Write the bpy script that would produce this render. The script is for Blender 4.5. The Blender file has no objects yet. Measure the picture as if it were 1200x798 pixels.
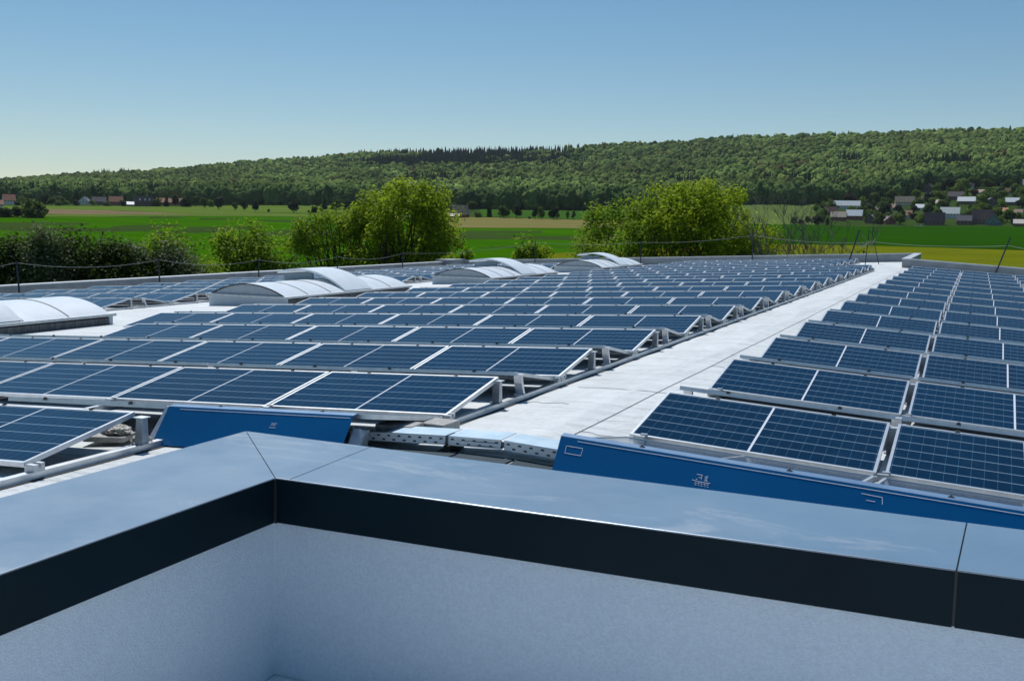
import bpy, bmesh, math, random
import numpy as np
from mathutils import Vector, Matrix, noise
random.seed(7); RNG = np.random.default_rng(7)
SC = bpy.context.scene; COL = SC.collection
R = math.radians
# ------------------------------------------------------------------ camera
CAM_H, YAW, PITCH, ROLL, FPX = 1.598, R(-23.561), R(6.278), R(1.031), 1241.76
cd = bpy.data.cameras.new('camera'); cam = bpy.data.objects.new('camera', cd); COL.objects.link(cam)
cd.sensor_width = 36; cd.lens = FPX / 1200 * 36; cd.clip_start = .05; cd.clip_end = 30000
cd.dof.use_dof = True; cd.dof.focus_distance = 16.0; cd.dof.aperture_fstop = 16
fw = Vector((math.sin(YAW)*math.cos(PITCH), math.cos(YAW)*math.cos(PITCH), -math.sin(PITCH)))
rt = Vector((math.cos(YAW), -math.sin(YAW), 0)); up = rt.cross(fw)
rt2 = rt*math.cos(ROLL) + up*math.sin(ROLL); up2 = rt2.cross(fw)
M = Matrix((rt2, up2, -fw)).transposed().to_4x4(); M.translation = Vector((0, 0, CAM_H))
cam.matrix_world = M; SC.camera = cam
# ------------------------------------------------------------------ light
SUN_AZ, SUN_EL = R(-42), R(57)          # azimuth measured from +Y towards +X
w = bpy.data.worlds.new("World"); SC.world = w; w.use_nodes = True
nt = w.node_tree; bg = nt.nodes['Background']; sky = nt.nodes.new('ShaderNodeTexSky')
sky.sky_type = 'NISHITA'; sky.sun_disc = False; sky.sun_elevation = SUN_EL; sky.sun_rotation = SUN_AZ
sky.air_density = 1.0; sky.dust_density = 0.0; sky.ozone_density = 2.2; sky.altitude = 100
hs = nt.nodes.new('ShaderNodeHueSaturation'); hs.inputs['Saturation'].default_value = 1.2; hs.inputs['Hue'].default_value = .492
nt.links.new(sky.outputs[0], hs.inputs['Color']); nt.links.new(hs.outputs[0], bg.inputs[0]); bg.inputs[1].default_value = 0.068
sd = bpy.data.lights.new('sun', 'SUN'); so = bpy.data.objects.new('sun', sd); COL.objects.link(so)
sd.energy = 3.5; sd.angle = R(.53); sd.color = (1, .985, .965)
sv = Vector((math.sin(SUN_AZ)*math.cos(SUN_EL), math.cos(SUN_AZ)*math.cos(SUN_EL), math.sin(SUN_EL)))
so.rotation_euler = sv.to_track_quat('Z', 'Y').to_euler(); so.location = sv*60
SC.view_settings.view_transform = 'Standard'; SC.view_settings.look = 'None'
SC.view_settings.exposure = 0.17; SC.view_settings.gamma = 1
# ------------------------------------------------------------------ materials
def mat(name, col=(.5, .5, .5), rough=.6, metal=0, spec=.5, coat=0):
    m = bpy.data.materials.new(name); m.use_nodes = True
    b = m.node_tree.nodes['Principled BSDF']
    b.inputs['Base Color'].default_value = (*col, 1); b.inputs['Roughness'].default_value = rough
    b.inputs['Metallic'].default_value = metal; b.inputs['Specular IOR Level'].default_value = spec
    b.inputs['Coat Weight'].default_value = coat
    return m
class G:
    def __init__(s, m): s.t = m.node_tree; s.n = s.t.nodes; s.b = s.n['Principled BSDF']
    def new(s, k, **kw):
        x = s.n.new(k)
        for a, v in kw.items(): setattr(x, a, v)
        return x
    def L(s, a, b): s.t.links.new(a, b)
    def noise(s, scale, detail=4, rough=.6, vec=None, dist=0):
        x = s.new('ShaderNodeTexNoise'); x.inputs['Scale'].default_value = scale
        x.inputs['Detail'].default_value = detail; x.inputs['Roughness'].default_value = rough
        x.inputs['Distortion'].default_value = dist
        if vec is not None: s.L(vec, x.inputs['Vector'])
        return x.outputs['Fac']
    def coord(s, k='Object', scale=None):
        c = s.new('ShaderNodeTexCoord').outputs[k]
        if scale:
            m = s.new('ShaderNodeMapping'); m.inputs['Scale'].default_value = scale; s.L(c, m.inputs['Vector']); return m.outputs[0]
        return c
    def ramp(s, f, stops):
        r = s.new('ShaderNodeValToRGB'); s.L(f, r.inputs[0]); e = r.color_ramp.elements
        while len(e) < len(stops): e.new(.5)
        for q, (p, c) in zip(e, stops): q.position = p; q.color = (*c, 1) if len(c) == 3 else c
        return r.outputs['Color']
    def math(s, op, a, b=None, c=None):
        x = s.new('ShaderNodeMath', operation=op)
        for i, v in enumerate((a, b, c)):
            if v is None: continue
            if isinstance(v, (int, float)): x.inputs[i].default_value = v
            else: s.L(v, x.inputs[i])
        return x.outputs[0]
    def mix(s, f, a, b):
        x = s.new('ShaderNodeMix', data_type='RGBA')
        for i, v in ((0, f), (6, a), (7, b)):
            if isinstance(v, (int, float)): x.inputs[i].default_value = v
            elif isinstance(v, tuple): x.inputs[i].default_value = (*v, 1)
            else: s.L(v, x.inputs[i])
        return x.outputs[2]
    def bump(s, h, strength=.3, dist=.01):
        x = s.new('ShaderNodeBump'); x.inputs['Strength'].default_value = strength
        x.inputs['Distance'].default_value = dist; s.L(h, x.inputs['Height']); s.L(x.outputs[0], s.b.inputs['Normal'])
    def base(s, c): s.L(c, s.b.inputs['Base Color'])
    def rough(s, c): s.L(c, s.b.inputs['Roughness'])

def noisy(name, c1, c2, scale, rough=.7, metal=0, bump=0, bscale=None, detail=5, coords='Object', cs=None, spec=.5):
    m = mat(name, c1, rough, metal, spec); g = G(m); v = g.coord(coords, cs)
    g.base(g.ramp(g.noise(scale, detail, .6, v), [(.32, c1), (.68, c2)]))
    if bump: g.bump(g.noise(bscale or scale*4, 4, .6, v), bump, .01)
    return m

PL, PD = 1.755, 1.038            # panel length and depth
def cells():
    m = mat('panel cells', (.01, .03, .08), .12, 0, .25); g = G(m); g.b.inputs['IOR'].default_value = 1.36; g.b.inputs['Specular Tint'].default_value = (.35, .68, 1, 1)
    sp = g.new('ShaderNodeSeparateXYZ'); g.L(g.coord('Object'), sp.inputs[0]); x, y = sp.outputs[0], sp.outputs[1]
    def line(c, org, pitch, wd):
        f = g.math('FRACT', g.math('DIVIDE', g.math('SUBTRACT', c, org), pitch))
        d = g.math('ABSOLUTE', g.math('SUBTRACT', f, .5))
        return g.math('GREATER_THAN', d, .5 - wd/pitch/2)
    cy = (PD-.06)/6; cx = (PL-.075)/20
    rows = line(y, .03, cy, .0062)
    sx = g.math('ABSOLUTE', g.math('SUBTRACT', x, PL/2))
    colsl = line(sx, .0075, cx, .0034)
    mid = g.math('LESS_THAN', sx, .0085)
    oi = g.new('ShaderNodeObjectInfo').outputs['Random']
    vor = g.noise(2.0, 2, .5, g.coord('Object'))
    # cell to cell shade
    cid = g.new('ShaderNodeCombineXYZ')
    g.L(g.math('FLOOR', g.math('DIVIDE', x, cx)), cid.inputs[0]); g.L(g.math('FLOOR', g.math('DIVIDE', y, cy)), cid.inputs[1]); g.L(g.math('MULTIPLY', oi, 50), cid.inputs[2])
    wn = g.new('ShaderNodeTexWhiteNoise'); g.L(cid.outputs[0], wn.inputs[0])
    f = g.math('ADD', g.math('ADD', g.math('MULTIPLY', wn.outputs[0], .35), g.math('MULTIPLY', vor, .30)), g.math('MULTIPLY', oi, .5))
    base = g.mix(f, (.0003, .010, .030), (.0006, .020, .056))
    bus = line(y, .03, cy/9, .0016)
    base = g.mix(g.math('MULTIPLY', bus, .22), base, (.02, .12, .24))
    base = g.mix(g.math('MULTIPLY', colsl, .26), base, (.12, .32, .50))
    base = g.mix(g.math('MULTIPLY', rows, .68), base, (.48, .66, .80))
    base = g.mix(mid, base, (.72, .76, .80))
    dust = g.noise(3.5, 6, .7, g.coord('Object')); 
    dust = g.ramp(dust, [(.5, (0, 0, 0)), (.85, (.05, .05, .05))])
    base = g.mix(dust, base, (.22, .34, .42))
    g.base(base)
    g.rough(g.ramp(g.noise(5, 5, .6, g.coord('Object')), [(.3, (.05,)*3), (.75, (.13,)*3)]))
    g.bump(g.noise(150, 3, .6, g.coord('Object')), .22, .002)
    return m
MT = {}
MT['cells'] = cells()
MT['alu'] = noisy('brushed aluminium', (.62, .65, .68), (.78, .80, .82), 9, .38, .75, .05, 60)
MT['alu_dull'] = noisy('dull galvanised steel', (.42, .45, .48), (.60, .63, .65), 14, .45, .7, .08, 40)
MT['back'] = mat('white backsheet', (.62, .63, .64), .6)
MT['black'] = mat('black rubber', (.012, .013, .014), .8)
MT['clamp'] = mat('dark clamp', (.10, .105, .11), .5, .4)
MT['seam'] = mat('lap line', (.22, .22, .22), .8)
def membrane():
    m = mat('roof membrane', (.6, .6, .6), .55); g = G(m); v = g.coord('Object')
    a = g.ramp(g.noise(.35, 7, .65, v), [(.3, (.60, .63, .635)), (.7, (.71, .745, .75))])
    st = g.ramp(g.noise(1.0, 6, .7, g.coord('Object', (2.2, .35, 1)), .6), [(.44, (0,)*3), (.76, (.55,)*3)])
    a = g.mix(st, a, (.40, .42, .42))
    fine = g.ramp(g.noise(26, 3, .6, v), [(.55, (0,)*3), (.85, (.20,)*3)])
    a = g.mix(fine, a, (.42, .42, .41))
    # weld laps between the sheets, slightly wavy
    sp = g.new('ShaderNodeSeparateXYZ'); g.L(v, sp.inputs[0])
    wob = g.math('MULTIPLY', g.noise(.7, 3, .6, v), .10)
    yy = g.math('ADD', sp.outputs[1], wob); f = g.math('FRACT', g.math('DIVIDE', yy, 2.05))
    ln = g.math('LESS_THAN', f, .006)
    brk = g.math('GREATER_THAN', g.noise(.9, 3, .6, v), .50)
    ln = g.math('MULTIPLY', ln, brk)
    a = g.mix(g.math('MULTIPLY', ln, .6), a, (.16, .16, .16))
    g.base(a)
    h = g.math('ADD', g.math('MULTIPLY', g.noise(1.0, 5, .62, g.coord('Object', (.9, 3.4, 1)), .8), 1.0), g.math('MULTIPLY', g.math('GREATER_THAN', f, .5), .0))
    g.bump(h, .9, .14)
    return m
MT['membrane'] = membrane()
def coping():
    m = mat('anthracite coping sky sheen', (.07, .09, .115), .42, 0, .7, .15); g = G(m); v = g.coord('Object')
    a = g.ramp(g.noise(1.3, 6, .65, v), [(.3, (.118, .205, .300)), (.7, (.148, .246, .350))])  # pale blue sky reflection put into the colour of the anthracite sheet
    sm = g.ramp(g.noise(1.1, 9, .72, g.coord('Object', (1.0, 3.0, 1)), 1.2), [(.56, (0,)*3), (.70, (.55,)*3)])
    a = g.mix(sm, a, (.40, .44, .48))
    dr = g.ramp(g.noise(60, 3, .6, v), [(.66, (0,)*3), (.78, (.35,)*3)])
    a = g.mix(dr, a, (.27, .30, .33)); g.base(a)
    g.rough(g.ramp(g.noise(3, 6, .7, v), [(.3, (.34,)*3), (.7, (.50,)*3)]))
    g.bump(g.noise(2.2, 3, .5, v), .06, .02)
    return m
MT['coping'] = coping()
MT['edge'] = mat('folded edge highlight', (.30, .36, .43), .35, .3)  # edge highlight of the coping put into a brighter colour
MT['fascia'] = noisy('shaded fascia', (.003, .012, .019), (.006, .019, .027), 1.4, .5, 0, .03, 3, spec=.12)  # same sheet as the coping top, its shade put into a darker colour
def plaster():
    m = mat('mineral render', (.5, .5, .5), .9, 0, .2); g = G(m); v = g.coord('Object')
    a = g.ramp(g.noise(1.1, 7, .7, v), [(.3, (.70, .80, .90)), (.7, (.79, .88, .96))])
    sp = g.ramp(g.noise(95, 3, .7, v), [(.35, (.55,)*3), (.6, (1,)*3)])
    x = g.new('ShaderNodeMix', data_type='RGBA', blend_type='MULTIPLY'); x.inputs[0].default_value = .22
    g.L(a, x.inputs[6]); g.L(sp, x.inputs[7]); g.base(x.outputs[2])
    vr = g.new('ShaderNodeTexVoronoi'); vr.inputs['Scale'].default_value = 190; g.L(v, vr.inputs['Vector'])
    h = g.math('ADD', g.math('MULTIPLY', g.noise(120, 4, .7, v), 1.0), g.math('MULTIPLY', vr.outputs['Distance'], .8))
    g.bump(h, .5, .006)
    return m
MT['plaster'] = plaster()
def bluefilm():
    m = mat('blue film', (.003, .085, .29), .25, .0, .4, .1); g = G(m); v = g.coord('Object')
    g.base(g.ramp(g.noise(1.4, 5, .6, v), [(.3, (.0004, .080, .225)), (.7, (.0008, .098, .27))]))
    g.bump(g.noise(2.0, 2, .5, g.coord('Object', (1, .3, .3))), .12, .03)
    return m
MT['blue'] = bluefilm()
MT['paleblue'] = noisy('pale film rim', (.16, .27, .42), (.24, .36, .52), 4, .35, .3)
MT['white'] = mat('white mark', (.75, .78, .82), .5)
MT['concrete'] = noisy('concrete', (.30, .30, .29), (.52, .51, .48), 30, .9, 0, .6, 90)
MT['lid'] = noisy('pale blue tray lid', (.42, .56, .66), (.55, .68, .77), 6, .45, .2)
MT['tray'] = noisy('tray steel', (.82, .83, .83), (.9, .9, .9), 9, .5, .0)
MT['mat'] = noisy('dark protection mat', (.015, .035, .05), (.03, .055, .07), 5, .85, 0, .3, 30)
MT['dome'] = noisy('opal polycarbonate', (.78, .83, .86), (.88, .92, .94), 3, .3, 0, .05, 3)
MT['domewall'] = noisy('grey skylight end', (.38, .42, .46), (.46, .50, .54), 4, .55, .1)
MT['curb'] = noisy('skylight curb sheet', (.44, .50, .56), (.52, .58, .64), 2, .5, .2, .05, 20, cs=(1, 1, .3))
MT['curbdark'] = noisy('shaded skylight curb', (.07, .07, .075), (.20, .20, .20), 9, .8, 0, .2, 20, cs=(3, 3, .4))  # curb side away from the sun, shade put into a darker colour
MT['steel_dark'] = mat('dark steel', (.03, .04, .05), .5, .5)
MT['ribdark'] = mat('dark seam', (.03, .035, .04), .5)
MT['rope'] = mat('rope', (.28, .28, .26), .8)
MT['parapet'] = noisy('parapet sheet', (.24, .26, .28), (.32, .34, .36), 3, .5, .3, .05, 6)
MT['parapetcap'] = noisy('parapet cap', (.50, .52, .54), (.60, .62, .63), 3, .45, .4)
MT['facade'] = noisy('facade sheet', (.45, .46, .47), (.52, .53, .54), 1, .6)
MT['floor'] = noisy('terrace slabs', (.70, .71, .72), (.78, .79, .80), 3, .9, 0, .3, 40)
MT['nest'] = noisy('crumbly lichen stone', (.40, .36, .28), (.74, .72, .66), 22, .95, 0, 1, 60)
MT['bark'] = noisy('bark', (.030, .024, .018), (.07, .058, .045), 6, .95, 0, .6, 20)
MT['palebark'] = noisy('pale bark', (.10, .085, .07), (.20, .18, .15), 6, .95)
def leafmat(name, c1, c2, trans=.35, attr=None):
    m = mat(name, c1, .6, 0, .08); g = G(m)
    if attr:
        a = g.new('ShaderNodeAttribute', attribute_name=attr); col = a.outputs['Color']
    else:
        ge = g.new('ShaderNodeNewGeometry'); col = g.ramp(ge.outputs['Random Per Island'], [(0, c1), (1, c2)])
    g.base(col)
    tr = g.new('ShaderNodeBsdfTranslucent'); g.L(g.mix(.35, col, (.16, .26, .01)), tr.inputs[0])
    ms = g.new('ShaderNodeMixShader'); ms.inputs[0].default_value = trans
    g.L(g.b.outputs[0], ms.inputs[1]); g.L(tr.outputs[0], ms.inputs[2])
    g.L(ms.outputs[0], g.n['Material Output'].inputs[0]); return m
MT['leaf'] = leafmat('spring leaf', (.13, .210, .008), (.52, .62, .04), .55)
MT['leaf_mid'] = leafmat('mid leaf', (.08, .16, .010), (.38, .52, .04), .5)
MT['leaf_dark'] = leafmat('hedge leaf', (.020, .036, .008), (.060, .095, .016), .25)
MT['blossom'] = leafmat('blossom leaf', (.04, .065, .018), (.20, .23, .12), .25)
MT['far'] = leafmat('far leaf', (.045, .085, .018), (.10, .16, .035), .35)
MT['far_light'] = leafmat('far light leaf', (.10, .17, .026), (.19, .27, .045), .4)
MT['far_red'] = leafmat('far red leaf', (.045, .02, .02), (.07, .035, .03), .2)
MT['far_dark'] = leafmat('far dark leaf', (.014, .032, .014), (.03, .055, .022), .15)
MT['forest'] = FM = leafmat('forest crowns', (.05, .09, .02), (.05, .09, .02), .0, 'tint')
FM.node_tree.nodes['Principled BSDF'].inputs['Specular IOR Level'].default_value = 0; FM.node_tree.nodes['Principled BSDF'].inputs['Roughness'].default_value = 1
# ------------------------------------------------------------------ mesh helper
class MB:
    def __init__(s): s.v = []; s.f = []
    def add(s, vs, fs):
        o = len(s.v); s.v += [tuple(p) for p in vs]; s.f += [tuple(i+o for i in f) for f in fs]; return s
    def box(s, x0, x1, y0, y1, z0, z1):
        return s.add([(x0,y0,z0),(x1,y0,z0),(x1,y1,z0),(x0,y1,z0),(x0,y0,z1),(x1,y0,z1),(x1,y1,z1),(x0,y1,z1)],
                     [(0,3,2,1),(4,5,6,7),(0,1,5,4),(1,2,6,5),(2,3,7,6),(3,0,4,7)])
    def hexa(s, p):   # 4 bottom (ccw from above), 4 top
        return s.add(p, [(0,3,2,1),(4,5,6,7),(0,1,5,4),(1,2,6,5),(2,3,7,6),(3,0,4,7)])
    def prism(s, poly, axis, a, b):   # poly of 2D pts extruded along axis
        n = len(poly)
        def P(q, t): return (t, q[0], q[1]) if axis == 'x' else ((q[0], t, q[1]) if axis == 'y' else (q[0], q[1], t))
        return s.add([P(q, a) for q in poly] + [P(q, b) for q in poly],
                     [tuple(range(n))[::-1], tuple(range(n, 2*n))] + [(i, (i+1) % n, n+(i+1) % n, n+i) for i in range(n)])
    def tube(s, pts, r, n=6):
        pts = [Vector(p) for p in pts]; rr = r if isinstance(r, (list, tuple)) else [r]*len(pts); vs = []; fs = []
        for i, p in enumerate(pts):
            t = (pts[min(i+1, len(pts)-1)] - pts[max(i-1, 0)]).normalized()
            a = t.orthogonal().normalized() if abs(t.z) > .9 else t.cross(Vector((0, 0, 1))).normalized(); b = t.cross(a)
            for k in range(n):
                an = 2*math.pi*k/n; vs.append(p + (a*math.cos(an) + b*math.sin(an))*rr[i])
        for i in range(len(pts)-1):
            for k in range(n): fs.append((i*n+k, i*n+(k+1) % n, (i+1)*n+(k+1) % n, (i+1)*n+k))
        fs.append(tuple(range(n))[::-1]); fs.append(tuple(range(len(pts)*n-n, len(pts)*n)))
        return s.add(vs, fs)
    def build(s, name, m, parent=None, smooth=False, bevel=0):
        me = bpy.data.meshes.new(name); me.from_pydata(s.v, [], s.f); me.materials.append(m)
        bm = bmesh.new(); bm.from_mesh(me); bmesh.ops.recalc_face_normals(bm, faces=bm.faces)
        if bevel: bmesh.ops.bevel(bm, geom=list(bm.edges), offset=bevel, segments=2, affect='EDGES', clamp_overlap=True)
        bm.to_mesh(me); bm.free()
        if smooth:
            for p in me.polygons: p.use_smooth = True
        o = bpy.data.objects.new(name, me); COL.objects.link(o)
        if parent: o.parent = parent
        return o
def npmesh(name, V, F, m, parent=None, tint=None, smooth=False):
    me = bpy.data.meshes.new(name); V = np.asarray(V, np.float32); F = np.asarray(F, np.int32); k = F.shape[1]
    me.vertices.add(len(V)); me.vertices.foreach_set('co', V.ravel()); me.loops.add(F.size); me.loops.foreach_set('vertex_index', F.ravel())
    me.polygons.add(len(F)); me.polygons.foreach_set('loop_start', np.arange(0, F.size, k, dtype=np.int32))
    me.polygons.foreach_set('loop_total', np.full(len(F), k, np.int32))
    if smooth: me.polygons.foreach_set('use_smooth', np.ones(len(F), bool))
    me.update(calc_edges=True); me.materials.append(m)
    if tint is not None:
        ca = me.color_attributes.new('tint', 'FLOAT_COLOR', 'POINT'); ca.data.foreach_set('color', np.asarray(tint, np.float32).ravel())
    o = bpy.data.objects.new(name, me); COL.objects.link(o)
    if parent: o.parent = parent
    return o
def tag(o, label=None, cat=None, group=None, kind=None):
    if label: o['label'] = label
    if cat: o['category'] = cat
    if group: o['group'] = group
    if kind: o['kind'] = kind
    return o
def empty(name, loc=(0, 0, 0), rz=0, label=None, cat=None, group=None):
    o = bpy.data.objects.new(name, None); COL.objects.link(o); o.location = loc; o.rotation_euler = (0, 0, rz)
    o.empty_display_size = .2; tag(o, label, cat, group); return o
def copy_tree(o, parent=None):
    kidz = list(o.children); c = o.copy(); COL.objects.link(c); c.parent = parent
    for ch in kidz: copy_tree(ch, c)
    return c
def kids(o): pass
ORD = ['zeroth','first','second','third','fourth','fifth','sixth','seventh','eighth','ninth','tenth','eleventh','twelfth','thirteenth','fourteenth','fifteenth','sixteenth','seventeenth','eighteenth','nineteenth','twentieth','twenty-first','twenty-second']
# ------------------------------------------------------------------ the roof
XR = -3.008; AL, AR = math.tan(R(2.586)), math.tan(R(3.269)); XW = -29.7; YF = 59.5; YR = 49.5; XE = 16.0; YB = -14.0; GZ = -10.0
def rz(x): return -(XR-x)*AL if x < XR else -(x-XR)*AR
bld = empty('factory_building', (XR, YB, GZ), 0, 'low factory building under the pale flat roof that carries the solar panels', 'building')
def W(mb, name, m, par, **k):      # build in world coords, then re-origin under its parent
    o = mb.build(name, m, None, **k); l = Vector(par.location)
    for v in o.data.vertices: v.co -= l
    o.parent = par; return o
bm_ = MB()
def sheet(mb, x0, x1, y0, y1, nx, ny, t=.12):
    vs = []; fs = []
    for j in range(ny+1):
        for i in range(nx+1):
            x = x0+(x1-x0)*i/nx; y = y0+(y1-y0)*j/ny; vs.append((x, y, rz(x)))
    for j in range(ny):
        for i in range(nx):
            a = j*(nx+1)+i; fs.append((a, a+1, a+nx+2, a+nx+1))
    mb.add(vs, fs)
sheet(bm_, XW, XR, YB, YF, 2, 4); sheet(bm_, XR, XE, YB, YR, 2, 4)
roof = W(bm_, 'roof', MT['membrane'], bld)
wl = MB(); wl.box(XW, XR, YF, YF+.3, GZ, -1.3); wl.box(XW-.3, XW, YB, YF+.3, GZ, -1.3); wl.box(XR, XE, YR, YR+.3, GZ, -1.2); wl.box(XR, XR+.3, YR+.3, YF+.3, GZ, -.3)
wl.box(XE, XE+.3, YB, YR+.3, GZ, -1.3); wl.box(XW-.3, XE+.3, YB-.3, YB, GZ, -1.3)
W(wl, 'outer_wall', MT['facade'], bld)
def parapet(x0, y0, x1, y1, h0, h1, th=.3, name='roof_parapet', rect=None):
    """upstand whose inner face runs p0->p1; outer face to the left-hand outside"""
    a = Vector((x0, y0)); b = Vector((x1, y1)); d = (b-a).normalized(); nrm = Vector((-d.y, d.x))
    o0 = a+nrm*th; o1 = b+nrm*th
    mb = MB(); zb0, zb1 = rz(x0)-.4-.9*0, rz(x1)-.4
    mb.hexa([(a.x,a.y,zb0),(b.x,b.y,zb1),(o1.x,o1.y,zb1),(o0.x,o0.y,zb0),(a.x,a.y,h0),(b.x,b.y,h1),(o1.x,o1.y,h1),(o0.x,o0.y,h0)])
    p = W(mb, name, MT['parapet'], bld)
    cap = MB(); e = .03; A = a-nrm*e; B = b-nrm*e; O0 = o0+nrm*e; O1 = o1+nrm*e
    cap.hexa([(A.x,A.y,h0+.002),(B.x,B.y,h1+.002),(O1.x,O1.y,h1+.002),(O0.x,O0.y,h0+.002),(A.x,A.y,h0+.05),(B.x,B.y,h1+.05),(O1.x,O1.y,h1+.05),(O0.x,O0.y,h0+.05)])
    c = W(cap, 'parapet_cap', MT['parapetcap'], bld); c.parent = p; c.matrix_parent_inverse = Matrix(); c.location = (0, 0, 0)
    return p
parapet(XW, YB, XW, YF-2.0, rz(XW)+.40, rz(XW)+.40)
parapet(XW, YF, XR, YF, rz(XW)+.42, rz(XR)+.40)
parapet(XR, YF+.3, XR, YR, rz(XR)+.40, rz(XR)+.34)
parapet(XR+.3, YR, XE, YR, rz(XR)+.34, rz(XE)+.36)
# lower raised block where left parapet meets the far one
hb = MB(); hb.box(XW-.6, XW+.5, YF-2.0, YF-.002, rz(XW)-.3, rz(XW)+.56); W(hb, 'corner_upstand', MT['parapet'], bld)
# walkway weld seams
def seam(pts, name='roof_seam', r=.006, m=None):
    q = MB().tube(pts, r, 5); return q
sm = MB()
pts = [(-2.772+.006*math.sin(y*1.7), y, rz(-2.77)+.004) for y in np.arange(7.4, 46, .6)]
sm.tube(pts, .0028, 5)
for y0, xa, xb in ((7.72, -2.78, -2.35), (9.93, -3.6, -2.4), (12.2, -2.78, -2.3), (8.9, -3.72, -3.3)):
    sm.tube([(xa+(xb-xa)*k/5, y0+.03*math.sin(k*2.1), rz(xa+(xb-xa)*k/5)+.004) for k in range(6)], .0022, 5)
W(sm, 'weld_seam', MT['seam'], bld)
# ------------------------------------------------------------------ terrace parapet in front of the camera
CZ, FZ = .70, .54; IX, IY, OX, OY = -2.205, 3.003, -2.81, 3.625; FLZ = -.03
def OYf(x): return OY-.0375*min(3.0, x-OX)     # the outer edge runs slightly out of square
tp = empty('terrace_parapet', (IX, IY, FLZ), 0, 'rendered terrace wall turning a corner under dark metal coping in the foreground', 'wall')
wm = MB(); T = .025
wm.prism([(IX-T, YB+2), (IX-T, IY+T), (6.0, IY+T), (6.0, OYf(6)-.03), (.2, OYf(.2)-.03), (OX+.03, OY-.03), (OX+.03, YB+2)], 'z', rz(6.0)-.1, CZ-.012)
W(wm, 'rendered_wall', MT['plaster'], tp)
gp = .0022
s2a, s2b = (-2.145, IY), (-2.30, OY)      # second joint, right of the mitre
def cop(poly, name='coping_sheet'):
    # poly counterclockwise in plan, given z; slight fall inwards
    z = lambda p: CZ
    vs = [(x, y, z((x, y))) for x, y in poly] + [(x, y, z((x, y))-.003) for x, y in poly]; n = len(poly)
    mb = MB().add(vs, [tuple(range(n)), tuple(range(n, 2*n))[::-1]] + [(i, n+i, n+(i+1) % n, (i+1) % n) for i in range(n)])
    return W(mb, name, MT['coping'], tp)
cop([(IX, YB+2), (IX, IY-gp), (OX, OY-gp), (OX, YB+2)])
cop([(IX+gp, IY), (s2a[0]-gp, IY), (-2.18-gp, OYf(-2.18)), (OX+gp, OY)])
cop([(s2a[0]+gp, IY), (0-gp, IY), (0.02-gp, OYf(0.02)), (-2.18+gp, OYf(-2.18))])
cop([(0+gp, IY), (6.0, IY), (6.0, OYf(6)), (.2, OYf(.2)), (0.02+gp, OYf(.02))])
for (xa, ya, xb, yb) in ((IX, YB+2, IX, IY), ):
    W(MB().box(IX-.003, IX, YB+2, IY-.006, FZ, CZ-.0035), 'coping_fascia', MT['fascia'], tp)
W(MB().box(IX+.006, -.0035, IY, IY+.003, FZ, CZ-.0035), 'coping_fascia', MT['fascia'], tp)
W(MB().box(.0035, 6.0, IY, IY+.003, FZ, CZ-.0035), 'coping_fascia', MT['fascia'], tp)
W(MB().box(-.05, .05, IY+.0045, IY+.008, FZ+.002, CZ-.004), 'joint_strip', MT['ribdark'], tp)
W(MB().box(-.05, .08, IY+.004, OYf(0)-.02, CZ-.011, CZ-.006), 'joint_strip', MT['ribdark'], tp)
W(MB().prism([(IX-.55, OY-.08), (IX-.1, IY+.03), (-2.0, IY+.03), (-1.9, OY-.12)], 'z', CZ-.011, CZ-.006), 'joint_strip', MT['ribdark'], tp)
W(MB().box(OX, OX+.003, YB+2, OY, FZ, CZ-.0035), 'coping_fascia', MT['coping'], tp)
W(MB().prism([(OX+.004, OY-.004), (.2, OYf(.2)-.004), (6, OYf(6)-.004), (6, OYf(6)-.001), (.2, OYf(.2)-.001), (OX+.004, OY-.001)], 'z', FZ, CZ-.0035), 'coping_fascia', MT['coping'], tp)
W(MB().box(IX+.001, IX+.007, IY-.007, IY-.001, FZ-.002, CZ-.004), 'corner_clip', MT['ribdark'], tp)
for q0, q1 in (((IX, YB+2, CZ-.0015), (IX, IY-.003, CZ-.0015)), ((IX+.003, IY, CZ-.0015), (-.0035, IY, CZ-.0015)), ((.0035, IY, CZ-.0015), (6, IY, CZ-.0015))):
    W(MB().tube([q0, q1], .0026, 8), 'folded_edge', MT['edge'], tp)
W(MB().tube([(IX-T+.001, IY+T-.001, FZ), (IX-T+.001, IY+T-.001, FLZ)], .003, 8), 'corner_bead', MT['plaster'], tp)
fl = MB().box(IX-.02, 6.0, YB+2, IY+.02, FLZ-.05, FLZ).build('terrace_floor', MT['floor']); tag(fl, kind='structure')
# ------------------------------------------------------------------ solar panels
XL, YL, PITCHY, HL, TILT = -3.837, 7.514, 2.525, .10, R(9.9)
XRR, YRR, GAPR, GAPL = -2.296, 7.491, .055, .024
FB = (1.022, .37)   # depth on plan, ridge gap
def panel_proto():
    e = empty('solar_panel', (0, 0, -50)); t = .021; h = .035
    fr = MB(); fr.box(0, PL, 0, t, -h, 0); fr.box(0, PL, PD-t, PD, -h, 0); fr.box(0, t, t+.0003, PD-t-.0003, -h, -.0005); fr.box(PL-t, PL, t+.0003, PD-t-.0003, -h, -.0005)
    f = fr.build('frame', MT['alu'], e)
    MB().box(t+.0005, PL-t-.0005, t+.0005, PD-t-.0005, -.009, -.004).build('glass', MT['cells'], e)
    return e
PP = panel_proto(); kids(PP)
CL = MB().box(-.016, .016, -.010, .012, -.015, .006).box(-.006, .006, -.002, .008, .006, .012)
clampproto = None
used = [False]
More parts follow.
